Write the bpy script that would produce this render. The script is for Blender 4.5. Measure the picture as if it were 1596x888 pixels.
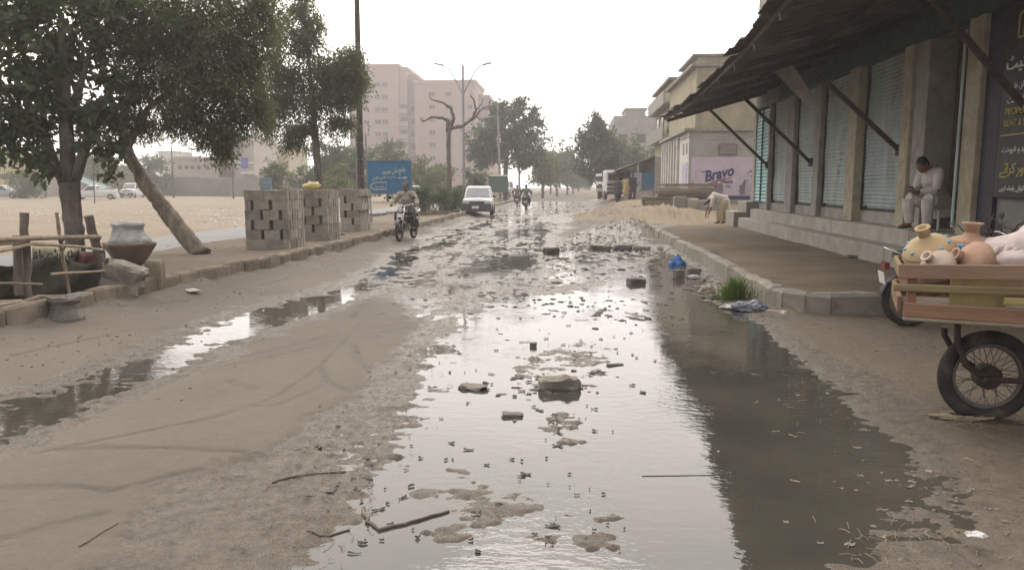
import bpy, bmesh, math, random, unicodedata
import numpy as np
from mathutils import Vector, Matrix, Euler, noise as mnoise

for _o in list(bpy.data.objects):
    bpy.data.objects.remove(_o, do_unlink=True)
S = bpy.context.scene
C = S.collection
R = math.radians
rnd = random.Random(7)
nrng = np.random.default_rng(11)

# ------------------------------------------------------------------ camera
CAM_H = 1.5
PITCH, YAW, FPX = R(7.43), R(4.46), 1180.0          # measured from the photograph (1596 px wide)
cam = bpy.data.objects.new('camera', bpy.data.cameras.new('camera'))
C.objects.link(cam)
cam.location = (0, 0, CAM_H)
cam.rotation_euler = (R(90) - PITCH, 0, YAW)
cam.data.sensor_width = 36
cam.data.lens = FPX / 1596 * 36
cam.data.clip_start = 0.05
cam.data.clip_end = 3000
S.camera = cam

# ------------------------------------------------------------------ sky, sun, exposure
SUN_EL, SUN_AZ = R(40), R(-4)                        # azimuth from +Y towards +X
W = bpy.data.worlds.new("World")
S.world = W
W.use_nodes = True
nt = W.node_tree
nt.nodes.clear()
sky = nt.nodes.new('ShaderNodeTexSky')
sky.sky_type = 'NISHITA'
sky.sun_disc = False
sky.sun_elevation = SUN_EL
sky.sun_rotation = SUN_AZ
sky.air_density = 1.0
sky.dust_density = 6.0
sky.ozone_density = 1.0
hsv = nt.nodes.new('ShaderNodeHueSaturation')
hsv.inputs['Saturation'].default_value = 0.25
nt.links.new(sky.outputs[0], hsv.inputs['Color'])
# an even overcast layer over the clear sky, brighter round the hidden sun
geo = nt.nodes.new('ShaderNodeTexCoord')
dotn = nt.nodes.new('ShaderNodeVectorMath'); dotn.operation = 'DOT_PRODUCT'
dotn.inputs[1].default_value = (math.sin(SUN_AZ) * math.cos(SUN_EL), math.cos(SUN_AZ) * math.cos(SUN_EL), math.sin(SUN_EL))
nt.links.new(geo.outputs['Generated'], dotn.inputs[0])
rmp = nt.nodes.new('ShaderNodeValToRGB')
el = rmp.color_ramp.elements
for pos, c in ((0.0, (.96, .93, .94)), (.45, (.95, .905, .91)), (.70, (.88, .825, .82)), (.83, (.95, .88, .865)), (.90, (1.65, 1.56, 1.52)), (.95, (2.7, 2.57, 2.46)), (1.0, (3.7, 3.5, 3.3))):
    q_ = el[0] if pos == 0 else el[1] if pos == 1 else el.new(pos)
    q_.position = pos; q_.color = (*[x / 5 for x in c], 1)
rmp.color_ramp.interpolation = 'EASE'
nt.links.new(dotn.outputs['Value'], rmp.inputs[0])
cn = nt.nodes.new('ShaderNodeTexNoise'); cn.inputs['Scale'].default_value = 2.2; cn.inputs['Detail'].default_value = 4
cmap = nt.nodes.new('ShaderNodeMapping'); cmap.inputs['Scale'].default_value = (1, 1, 2.4)
nt.links.new(geo.outputs['Generated'], cmap.inputs[0]); nt.links.new(cmap.outputs[0], cn.inputs['Vector'])
cr = nt.nodes.new('ShaderNodeMapRange'); cr.inputs[1].default_value = .3; cr.inputs[2].default_value = .7
cr.inputs[3].default_value = 36.5; cr.inputs[4].default_value = 47.5
nt.links.new(cn.outputs['Fac'], cr.inputs[0])
sc_ = nt.nodes.new('ShaderNodeVectorMath'); sc_.operation = 'SCALE'
nt.links.new(rmp.outputs[0], sc_.inputs[0]); nt.links.new(cr.outputs[0], sc_.inputs['Scale'])
mx = nt.nodes.new('ShaderNodeMix'); mx.data_type = 'RGBA'; mx.inputs[0].default_value = 0.95
nt.links.new(hsv.outputs[0], mx.inputs[6]); nt.links.new(sc_.outputs[0], mx.inputs[7])
bg = nt.nodes.new('ShaderNodeBackground'); bg.inputs['Strength'].default_value = 0.14
nt.links.new(mx.outputs[2], bg.inputs['Color'])
wo = nt.nodes.new('ShaderNodeOutputWorld'); nt.links.new(bg.outputs[0], wo.inputs['Surface'])

sun = bpy.data.objects.new('sun', bpy.data.lights.new('sun', 'SUN'))
C.objects.link(sun)
sun.data.energy = 0.9
sun.data.angle = R(25)
sun.data.color = (1.0, 0.95, 0.88)
sun.rotation_euler = (R(90) - SUN_EL, 0, math.pi - SUN_AZ)
sun.location = (0, 0, 30)
S.view_settings.view_transform = 'Standard'
S.view_settings.look = 'None'
S.view_settings.exposure = -0.25
S.view_settings.gamma = 1.0
S.view_settings.use_curve_mapping = False
S.cycles.max_bounces = 6
S.cycles.diffuse_bounces = 3
S.cycles.glossy_bounces = 3
S.cycles.transparent_max_bounces = 8
S.cycles.volume_bounces = 0
S.cycles.sample_clamp_indirect = 6
S.cycles.use_denoising = True

# ------------------------------------------------------------------ pixel of the photograph -> point in the place
def ray(px, py):
    u, v = (px - 798) / FPX, -(py - 444) / FPX
    y = math.cos(PITCH) + v * math.sin(PITCH)
    z = -math.sin(PITCH) + v * math.cos(PITCH)
    return (u * math.cos(YAW) - y * math.sin(YAW), u * math.sin(YAW) + y * math.cos(YAW), z)
def g(px, py, z=0.0):
    x, y, w = ray(px, py); t = (z - CAM_H) / w
    return (x * t, y * t)
def at(px, py, Y):
    x, y, w = ray(px, py); t = Y / y
    return Vector((x * t, Y, CAM_H + w * t))
def atX(px, py, X):
    x, y, w = ray(px, py); t = X / x
    return Vector((X, y * t, CAM_H + w * t))

# ------------------------------------------------------------------ objects
def tag(o, label=None, cat=None, group=None, kind=None):
    if label: o['label'] = label
    if cat: o['category'] = cat
    if group: o['group'] = group
    if kind: o['kind'] = kind
    return o
def thing(name, loc=(0, 0, 0), rz=0.0, label=None, cat=None, group=None, kind=None):
    o = bpy.data.objects.new(name, None)
    o.empty_display_size = 0.2
    C.objects.link(o)
    o.location = loc
    o.rotation_euler = (0, 0, rz)
    return tag(o, label, cat, group, kind)
def link_mesh(name, me, parent=None):
    o = bpy.data.objects.new(name, me)
    C.objects.link(o)
    if parent is not None: o.parent = parent
    return o
def copy_tree(o, parent=None):
    c = o.copy(); C.objects.link(c)
    if parent is not None: c.parent = parent
    for ch in o.children:
        copy_tree(ch, c)
    return c

class MB:
    """collects shapes and links them as one mesh object"""
    def __init__(s): s.v = []; s.f = []; s.m = []
    def add(s, vs, fs, mi=0):
        n = len(s.v); s.v += [tuple(p) for p in vs]; s.f += [tuple(i + n for i in f) for f in fs]; s.m += [mi] * len(fs)
        return s
    def hexa(s, p, mi=0):                       # 8 corners: bottom ring then top ring
        return s.add(p, [(3, 2, 1, 0), (4, 5, 6, 7), (0, 1, 5, 4), (1, 2, 6, 5), (2, 3, 7, 6), (3, 0, 4, 7)], mi)
    def box(s, c, d, rz=0.0, mi=0, rot=None, taper=1.0, jit=0.0):
        x, y, z = d[0] / 2, d[1] / 2, d[2] / 2
        M = rot if rot is not None else Matrix.Rotation(rz, 3, 'Z')
        p = []
        for zz, t in ((-z, 1.0), (z, taper)):
            for xx, yy in ((-x, -y), (x, -y), (x, y), (-x, y)):
                q = Vector((xx * t, yy * t, zz))
                if jit: q += Vector((rnd.uniform(-jit, jit), rnd.uniform(-jit, jit), rnd.uniform(-jit, jit)))
                p.append(Vector(c) + M @ q)
        return s.hexa(p, mi)
    def span(s, a, b, mi=0):                    # axis-aligned box between two corners
        a, b = [min(i, j) for i, j in zip(a, b)], [max(i, j) for i, j in zip(a, b)]
        return s.box([(i + j) / 2 for i, j in zip(a, b)], [j - i for i, j in zip(a, b)], mi=mi)
    def beam(s, a, b, w, h, mi=0):              # rectangular bar from a to b
        a, b = Vector(a), Vector(b); d = (b - a).normalized()
        up = Vector((0, 0, 1)) if abs(d.z) < .95 else Vector((0, 1, 0))
        r = d.cross(up).normalized(); u = r.cross(d)
        p = []
        for e in (a, b):
            for i, j in ((-1, -1), (1, -1), (1, 1), (-1, 1)):
                p.append(e + r * (w / 2 * i) + u * (h / 2 * j))
        return s.hexa(p, mi)
    def tube(s, pts, rad, n=8, mi=0, cap=True, sy=1.0, jit=0.0):
        pts = [Vector(p) for p in pts]
        if not hasattr(rad, '__len__'): rad = [rad] * len(pts)
        rings = []
        pr = None
        for i, p in enumerate(pts):
            d = (pts[min(i + 1, len(pts) - 1)] - pts[max(i - 1, 0)])
            d = d.normalized() if d.length > 1e-9 else Vector((0, 0, 1))
            if pr is None:
                a = Vector((0, 1, 0)) if abs(d.y) < .9 else Vector((1, 0, 0))
                pr = (a - d * a.dot(d)).normalized()
            else:
                pr = pr - d * pr.dot(d)
                pr = pr.normalized() if pr.length > 1e-6 else Vector((1, 0, 0))
            q = d.cross(pr)
            ring = []
            for k in range(n):
                t = 2 * math.pi * k / n
                rr = rad[i] * (1 + (rnd.uniform(-jit, jit) if jit else 0))
                ring.append(p + pr * (math.cos(t) * rr) + q * (math.sin(t) * rr * sy))
            rings.append(ring)
        return s.loft(rings, mi, cap)
    def loft(s, rings, mi=0, cap=True, closed=True):
        n = len(rings[0]); vs = [p for r in rings for p in r]; fs = []
        for i in range(len(rings) - 1):
            for k in range(n if closed else n - 1):
                k2 = (k + 1) % n
                fs.append((i * n + k, i * n + k2, (i + 1) * n + k2, (i + 1) * n + k))
        if cap and closed:
            fs.append(tuple(range(n - 1, -1, -1))); fs.append(tuple((len(rings) - 1) * n + k for k in range(n)))
        return s.add(vs, fs, mi)
    def lathe(s, prof, c=(0, 0, 0), n=20, mi=0, M=None, jit=0.0):
        rings = []
        for r, z in prof:
            ring = []
            for k in range(n):
                t = 2 * math.pi * k / n
                q = Vector((r * math.cos(t), r * math.sin(t), z))
                if jit: q *= 1 + rnd.uniform(-jit, jit)
                if M is not None: q = M @ q
                ring.append(Vector(c) + q)
            rings.append(ring)
        return s.loft(rings, mi)
    def ell(s, c, r, n=12, m=8, mi=0, M=None, jit=0.0):
        prof = [(math.sin(math.pi * i / m), -math.cos(math.pi * i / m)) for i in range(1, m)]
        vs = [Vector((0, 0, -1))]; fs = []
        for rr, z in prof:
            for k in range(n):
                t = 2 * math.pi * k / n
                vs.append(Vector((rr * math.cos(t), rr * math.sin(t), z)))
        vs.append(Vector((0, 0, 1)))
        for k in range(n): fs.append((0, 1 + (k + 1) % n, 1 + k))
        for i in range(m - 2):
            for k in range(n):
                a = 1 + i * n; b = a + n; k2 = (k + 1) % n
                fs.append((a + k, a + k2, b + k2, b + k))
        L = len(vs) - 1; a = 1 + (m - 2) * n
        for k in range(n): fs.append((L, a + k, a + (k + 1) % n))
        out = []
        for v in vs:
            q = Vector((v.x * r[0], v.y * r[1], v.z * r[2]))
            if jit: q *= 1 + jit * mnoise.noise(v * 1.9 + Vector(c) * 3)
            if M is not None: q = M @ q
            out.append(Vector(c) + q)
        return s.add(out, fs, mi)
    def torus(s, c, R0, r, M=None, n=32, m=8, mi=0, sq=1.0):
        rings = []
        for i in range(n):
            t = 2 * math.pi * i / n; ring = []
            for k in range(m):
                u = 2 * math.pi * k / m
                q = Vector(((R0 + r * math.cos(u)) * math.cos(t), r * sq * math.sin(u), (R0 + r * math.cos(u)) * math.sin(t)))
                ring.append(Vector(c) + (M @ q if M is not None else q))
            rings.append(ring)
        rings.append(rings[0])
        return s.loft(rings, mi, cap=False)
    def sheet(s, rows, mi=0, th=0.0):            # grid of points as a surface, th > 0 gives it thickness
        n = len(rows[0])
        if th <= 0:
            return s.loft(rows, mi, cap=False, closed=False)
        nor = Vector((0, 0, 0))
        P = [[Vector(p) for p in r] for r in rows]
        nor = (P[0][-1] - P[0][0]).cross(P[-1][0] - P[0][0]).normalized() * th
        Q = [[p + nor for p in r] for r in P]
        rings = [a + list(reversed(b)) for a, b in zip(P, Q)]
        return s.loft(rings, mi, cap=True)
    def mesh(s, name, mats, smooth=False):
        me = bpy.data.meshes.new(name)
        me.from_pydata(s.v, [], s.f)
        for m in (mats if isinstance(mats, (list, tuple)) else [mats]): me.materials.append(m)
        if any(s.m): me.polygons.foreach_set('material_index', s.m)
        if smooth: me.polygons.foreach_set('use_smooth', [True] * len(me.polygons))
        me.update()
        return me
    def build(s, name, mats, parent=None, smooth=False):
        return link_mesh(name, s.mesh(name, mats, smooth), parent)

def fix_normals(me):
    bm = bmesh.new(); bm.from_mesh(me); bmesh.ops.recalc_face_normals(bm, faces=bm.faces); bm.to_mesh(me); bm.free()
def autosmooth(o, ang=40):
    me = o.data
    bm = bmesh.new(); bm.from_mesh(me)
    bmesh.ops.recalc_face_normals(bm, faces=bm.faces)
    for f in bm.faces: f.smooth = True
    for e_ in bm.edges:
        if len(e_.link_faces) == 2 and e_.calc_face_angle(0) > R(ang): e_.smooth = False
    bm.to_mesh(me); bm.free()
    return o
def bevel(o, w=0.01, seg=2):
    m = o.modifiers.new('bevel', 'BEVEL'); m.width = w; m.segments = seg; m.limit_method = 'ANGLE'; m.angle_limit = R(35)
    return o
def rock_mesh(name, d, mat_, seed, rough=.16, sub=2):
    bm = bmesh.new()
    bmesh.ops.create_cube(bm, size=1)
    bmesh.ops.bevel(bm, geom=list(bm.edges), offset=.09, segments=1, affect='EDGES')
    bmesh.ops.subdivide_edges(bm, edges=list(bm.edges), cuts=sub, use_grid_fill=True)
    off = Vector((seed * 3.7, seed * 1.3, seed * 7.1))
    for v in bm.verts:
        k = mnoise.noise(v.co * 2.1 + off) * rough + mnoise.noise(v.co * 6.3 + off) * rough * .45
        v.co += v.co.normalized() * k
        v.co = Vector((v.co.x * d[0], v.co.y * d[1], v.co.z * d[2]))
    for f in bm.faces: f.smooth = False
    me = bpy.data.meshes.new(name); bm.to_mesh(me); bm.free(); me.materials.append(mat_)
    return me
# ------------------------------------------------------------------ materials
def N(t, kind, **kw):
    n = t.nodes.new(kind)
    for k, v in kw.items(): setattr(n, k, v)
    return n
def mixc(t, fac, a, b, mode='MIX'):
    m = N(t, 'ShaderNodeMix', data_type='RGBA', blend_type=mode)
    for i, x in ((0, fac), (6, a), (7, b)):
        if isinstance(x, (int, float)): m.inputs[i].default_value = x
        elif isinstance(x, tuple): m.inputs[i].default_value = (*x[:3], 1)
        else: t.links.new(x, m.inputs[i])
    return m.outputs[2]
def mrange(t, x, a, b, c=0.0, d=1.0, smooth=False):
    m = N(t, 'ShaderNodeMapRange', clamp=True)
    if smooth: m.interpolation_type = 'SMOOTHSTEP'
    t.links.new(x, m.inputs[0])
    for i, v in zip((1, 2, 3, 4), (a, b, c, d)): m.inputs[i].default_value = v
    return m.outputs[0]
def noise(t, vec, scale, detail=5, rough=.6, dist=0.0):
    n = N(t, 'ShaderNodeTexNoise'); n.inputs['Scale'].default_value = scale
    n.inputs['Detail'].default_value = detail; n.inputs['Roughness'].default_value = rough; n.inputs['Distortion'].default_value = dist
    t.links.new(vec, n.inputs['Vector'])
    return n.outputs['Fac']
def scale_c(c, k): return tuple(min(1.0, x * k) for x in c)
def new_mat(name):
    m = bpy.data.materials.new(name); m.use_nodes = True
    t = m.node_tree; t.nodes.clear()
    b = N(t, 'ShaderNodeBsdfPrincipled'); o = N(t, 'ShaderNodeOutputMaterial')
    t.links.new(b.outputs[0], o.inputs[0])
    return m, t, b, o
MATS = {}
def mat(name, col, rough=.85, var=.22, scale=5.0, bump=.25, bscale=60.0, spec=.3, metal=0.0, rv=.12, stain=None, samt=.45, sscale=1.6, stretch=(1, 1, 1)):
    """a solid colour with uneven grain, worn or dirty patches and fine relief"""
    m, t, b, o = new_mat(name)
    tc = N(t, 'ShaderNodeTexCoord'); oi = N(t, 'ShaderNodeObjectInfo')
    cmb = N(t, 'ShaderNodeVectorMath', operation='MULTIPLY_ADD')
    t.links.new(oi.outputs['Random'], cmb.inputs[0]); cmb.inputs[1].default_value = (31, 17, 23)
    t.links.new(tc.outputs['Object'], cmb.inputs[2])
    mp = N(t, 'ShaderNodeMapping'); mp.inputs['Scale'].default_value = stretch
    t.links.new(cmb.outputs[0], mp.inputs[0]); v = mp.outputs[0]
    n1 = mrange(t, noise(t, v, scale, 6), .3, .7)
    c = mixc(t, n1, scale_c(col, 1 - var), scale_c(col, 1 + var))
    if stain is not None:
        n2 = mrange(t, noise(t, v, sscale, 8, .65, .6), .48, .66, 0, samt)
        c = mixc(t, n2, c, stain)
    if rv:
        k = mrange(t, oi.outputs['Random'], 0, 1, 1 - rv, 1 + rv)
        kk = N(t, 'ShaderNodeVectorMath', operation='SCALE'); t.links.new(c, kk.inputs[0]); t.links.new(k, kk.inputs['Scale']); c = kk.outputs[0]
    t.links.new(c, b.inputs['Base Color'])
    rr = mrange(t, noise(t, v, scale * 2.3, 4), .3, .7, max(.02, rough - .1), min(1, rough + .08))
    t.links.new(rr, b.inputs['Roughness'])
    b.inputs['Specular IOR Level'].default_value = spec
    b.inputs['Metallic'].default_value = metal
    if bump:
        bp = N(t, 'ShaderNodeBump'); bp.inputs['Strength'].default_value = bump; bp.inputs['Distance'].default_value = .01
        t.links.new(noise(t, v, bscale, 5, .7), bp.inputs['Height']); t.links.new(bp.outputs[0], b.inputs['Normal'])
    MATS[name] = m
    return m
def leaf_mat(name, a, b2, trans=.35):
    m, t, b, o = new_mat(name)
    gi = N(t, 'ShaderNodeNewGeometry')
    c = mixc(t, gi.outputs['Random Per Island'], a, b2)
    tc = N(t, 'ShaderNodeTexCoord')
    c = mixc(t, mrange(t, noise(t, tc.outputs['Object'], .9, 3), .35, .65, 0, .5), c, scale_c(a, .6))
    t.links.new(c, b.inputs['Base Color']); b.inputs['Roughness'].default_value = .55; b.inputs['Specular IOR Level'].default_value = .3
    tr = N(t, 'ShaderNodeBsdfTranslucent'); t.links.new(mixc(t, .5, c, (.16, .2, .04)), tr.inputs[0])
    ms = N(t, 'ShaderNodeMixShader'); ms.inputs[0].default_value = trans
    t.links.new(b.outputs[0], ms.inputs[1]); t.links.new(tr.outputs[0], ms.inputs[2]); t.links.new(ms.outputs[0], o.inputs[0])
    return m
CONC = mat('concrete', (.30, .285, .26), .9, .2, 4, .4, 50, stain=(.15, .135, .115), samt=.6)
BLOCK = mat('concrete_block', (.345, .31, .265), .95, .2, 7, .8, 90, rv=.2, stain=(.19, .165, .135), samt=.5)
KERB = mat('kerb_concrete', (.22, .185, .145), .95, .25, 5, .7, 60, rv=.15, stain=(.16, .125, .09), samt=.7, sscale=3)
PLINTH = mat('plinth_cement', (.32, .30, .265), .8, .15, 3, .3, 40, stain=(.2, .18, .15), samt=.6)
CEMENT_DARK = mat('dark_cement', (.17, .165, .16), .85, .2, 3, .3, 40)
BARK = mat('bark', (.135, .115, .096), .95, .5, 9, 1.0, 30, stretch=(1, 1, .3), rv=.1)
BARK_P = mat('pale_bark', (.25, .205, .16), .95, .5, 9, 1.0, 30, stretch=(1, 1, .3), rv=.1)
WOOD = mat('weathered_wood', (.25, .205, .155), .9, .3, 8, .6, 40, stretch=(.25, 1, 1), rv=.25, stain=(.14, .11, .085), samt=.5)
STICK = mat('dry_stick', (.30, .24, .175), .9, .3, 12, .5, 60, rv=.3)
ROCK = mat('rock', (.25, .225, .19), .95, .3, 6, .9, 30, rv=.2, stain=(.16, .135, .105), samt=.5)
MUDROCK = mat('muddy_block', (.155, .14, .122), .8, .3, 8, .8, 40, rv=.2)
WHITE_P = mat('white_paint', (.72, .70, .67), .6, .08, 3, .1, 60, stain=(.42, .37, .3), samt=.4)
STEEL = mat('dull_steel', (.30, .30, .31), .5, .2, 8, .1, 60, metal=.7)
CHROME = mat('chrome', (.6, .6, .6), .2, .1, 8, 0, 60, metal=1.0, spec=.5)
BLACK = mat('black_plastic', (.025, .025, .027), .5, .3, 8, .1, 80)
RUBBER = mat('rubber', (.035, .033, .031), .9, .3, 12, .4, 80, stain=(.14, .115, .09), samt=.6, sscale=6)
RUST = mat('rusty_iron', (.075, .058, .048), .8, .35, 14, .4, 60, metal=.3)
GLASS_D = mat('dark_glass', (.05, .055, .06), .12, .1, 2, 0, 10, spec=.6)
GLASS_C = mat('car_glass', (.16, .18, .19), .12, .15, 2, 0, 10, spec=.6)
CURT_AQ = mat('aqua_shutter_paint', (.35, .415, .41), .65, .14, 2, .1, 40, stain=(.25, .225, .19), samt=.7, rv=.1, sscale=2.2, stretch=(1, 1, .35))
PILLAR_Y = mat('cream_plaster', (.36, .32, .24), .9, .18, 3, .35, 40, stain=(.24, .19, .13), samt=.7, sscale=2.5)
PILLAR_G = mat('grey_plaster', (.33, .31, .28), .9, .18, 3, .35, 40, stain=(.2, .17, .14), samt=.6, sscale=2.5)
TEAL_P = mat('teal_paint', (.045, .075, .075), .7, .25, 3, .2, 40, stain=(.06, .06, .055), samt=.6)
ROOFSH = mat('rusted_sheet', (.155, .13, .12), .75, .35, 3, .3, 40, rv=.35, stain=(.10, .055, .035), samt=.6, metal=.1)
SKIN = mat('brown_skin', (.20, .115, .075), .6, .1, 10, .1, 80, rv=0)
HAIR = mat('black_hair', (.018, .016, .015), .6, .3, 30, .5, 120, rv=0)
def cloth(name, c): return mat(name, c, .95, .12, 6, .35, 25, spec=.15, rv=0)
CL_WHITE = cloth('white_cotton', (.50, .465, .42)); CL_BEIGE = cloth('beige_cotton', (.40, .335, .25)); CL_KHAKI = cloth('khaki_cotton', (.34, .30, .25))
CL_DARK = cloth('dark_cloth', (.06, .06, .07)); CL_BROWN = cloth('brown_cloth', (.16, .11, .095)); CL_GREEN = cloth('green_cloth', (.10, .12, .10)); CL_YEL = cloth('yellow_cloth', (.45, .36, .19))
LEAFB = leaf_mat('broad_leaf', (.07, .09, .05), (.15, .17, .10), .42)
LEAFN = leaf_mat('neem_leaf', (.09, .105, .066), (.18, .195, .12), .5)
LEAFG = leaf_mat('green_leaf', (.07, .105, .06), (.14, .18, .095))
LEAFY = leaf_mat('yellow_green_leaf', (.09, .115, .04), (.18, .20, .08))
LEAFD = leaf_mat('dark_leaf', (.05, .08, .055), (.105, .145, .09))
GRASS_M = leaf_mat('grass_blade', (.08, .14, .03), (.18, .26, .06), .3)
# ------------------------------------------------------------------ lattice noise for the relief of the ground
_perm = nrng.random((256, 256))
def vnoise(x, y):
    xi, yi = np.floor(x).astype(int), np.floor(y).astype(int); fx, fy = x - xi, y - yi
    fx, fy = fx * fx * (3 - 2 * fx), fy * fy * (3 - 2 * fy)
    P = lambda i, j: _perm[i % 256, j % 256]
    return (P(xi, yi) * (1 - fx) + P(xi + 1, yi) * fx) * (1 - fy) + (P(xi, yi + 1) * (1 - fx) + P(xi + 1, yi + 1) * fx) * fy
def fbm(x, y, f, o=4, g_=.5):
    s, a, n = 0, 1, 0
    for i in range(o):
        s = s + a * (vnoise(x * f + 17.3 * i, y * f - 9.1 * i) * 2 - 1); n += a; a *= g_; f *= 2.03
    return s / n
def sstep(a, b, x):
    t = np.clip((x - a) / (b - a), 0, 1); return t * t * (3 - 2 * t)
def poly_sd(px, X, Y):                     # signed distance in metres, positive inside; polygon given in pixels of the ground
    P = [g(*q) for q in px]
    d = np.full(X.shape, 1e9); ins = np.zeros(X.shape, bool)
    for (x0, y0), (x1, y1) in zip(P, P[1:] + P[:1]):
        ex, ey = x1 - x0, y1 - y0
        t = np.clip(((X - x0) * ex + (Y - y0) * ey) / (ex * ex + ey * ey + 1e-12), 0, 1)
        d = np.minimum(d, np.hypot(X - x0 - t * ex, Y - y0 - t * ey))
        c = (y0 > Y) != (y1 > Y)
        ins ^= c & (X < ex * (Y - y0) / (ey if abs(ey) > 1e-12 else 1e-12) + x0)
    return np.where(ins, d, -d)
def line_d(px, X, Y):
    P = [g(*q) for q in px]; d = np.full(X.shape, 1e9)
    for (x0, y0), (x1, y1) in zip(P, P[1:]):
        ex, ey = x1 - x0, y1 - y0
        t = np.clip(((X - x0) * ex + (Y - y0) * ey) / (ex * ex + ey * ey + 1e-12), 0, 1)
        d = np.minimum(d, np.hypot(X - x0 - t * ex, Y - y0 - t * ey))
    return d
POOL = [(455, 930), (465, 860), (530, 800), (545, 745), (590, 705), (610, 640), (640, 595), (655, 550), (700, 515), (735, 475), (790, 458), (860, 458), (960, 442), (1010, 405), (1030, 385), (1075, 415), (1110, 450), (1135, 475), (1185, 495), (1205, 535), (1260, 570), (1310, 605), (1360, 650), (1400, 690), (1440, 730), (1455, 770), (1445, 820), (1400, 850), (1330, 885), (1300, 980), (450, 980)]
STREAM = [(-200, 770), (-200, 690), (0, 628), (130, 588), (250, 541), (390, 486), (440, 470), (520, 452), (570, 428), (650, 400), (655, 412), (600, 440), (520, 478), (400, 520), (250, 588), (120, 650), (0, 702)]
PONDS = [[(700, 436), (715, 410), (800, 394), (856, 394), (840, 416), (780, 434)], [(765, 370), (772, 357), (850, 355), (870, 362), (800, 373)],
         [(590, 420), (625, 390), (662, 383), (655, 408), (610, 440), (560, 447)], [(640, 388), (700, 373), (724, 379), (670, 394)], [(780, 345), (840, 338), (850, 343), (800, 350)],
         [(720, 356), (760, 345), (775, 349), (740, 362)]]
ISLES = [[(790, 572), (830, 545), (900, 533), (962, 543), (940, 570), (900, 605), (850, 612), (808, 592)], [(655, 772), (720, 742), (800, 752), (855, 772), (832, 800), (765, 815), (742, 842), (690, 848), (678, 800)],
         [(830, 668), (880, 640), (900, 655), (870, 672)], [(925, 478), (1000, 488), (1000, 495), (930, 487)], [(880, 690), (930, 700), (900, 712)], [(640, 548), (700, 540), (700, 552), (650, 560)], [(840, 845), (930, 800), (960, 815), (880, 868)], [(500, 700), (590, 650), (610, 668), (540, 735)], [(870, 385), (900, 362), (985, 360), (1010, 375), (1020, 392), (930, 396)]]
CHURN = [(555, 428), (600, 395), (640, 378), (720, 345), (760, 328), (820, 303), (880, 292), (960, 298), (935, 325), (885, 342), (872, 380), (980, 388), (1040, 398), (1080, 422), (1015, 442), (860, 462), (740, 478), (690, 505), (640, 475), (600, 455)]
WETL = [(60, 930), (200, 800), (390, 720), (440, 690), (520, 640), (620, 580), (640, 520), (700, 480), (760, 470), (700, 560), (600, 720), (500, 880), (480, 960)]
WETR = [(1190, 500), (1260, 540), (1400, 600), (1440, 680), (1480, 760), (1440, 850), (1480, 960), (1200, 960), (1300, 700)]
TRACKS = [([(95, 710), (160, 706), (300, 709), (380, 714)], .05), ([(-20, 770), (120, 768), (170, 776), (250, 755), (310, 740)], .045), ([(0, 852), (80, 830), (160, 812)], .05),
          ([(60, 715), (330, 660), (430, 625), (500, 575), (560, 510)], .03), ([(290, 583), (400, 556), (500, 531), (640, 505)], .025), ([(270, 592), (420, 562), (560, 527), (700, 505)], .022),
          ([(500, 575), (510, 600), (545, 618), (580, 605)], .045), ([(552, 540), (560, 570), (600, 595)], .05), ([(360, 600), (395, 612)], .06), ([(550, 500), (560, 480), (600, 470), (640, 468)], .05),
          ([(20, 560), (200, 520), (330, 510)], .05), ([(380, 640), (430, 640), (520, 600)], .03), ([(130, 500), (300, 470), (420, 445), (540, 408)], .06)]
KERB_L = [(-5.75, -6), (-5.68, 4), (-5.57, 7), (-5.47, 9.6), (-5.22, 12.2), (-5.02, 17), (-5.0, 22), (-5.1, 32), (-5.15, 47), (-5.15, 90), (-5.15, 700)]
def kerb_x(y): return np.interp(y, [k[1] for k in KERB_L], [k[0] for k in KERB_L])
KR = 2.5                                                    # face of the right kerb
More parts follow.
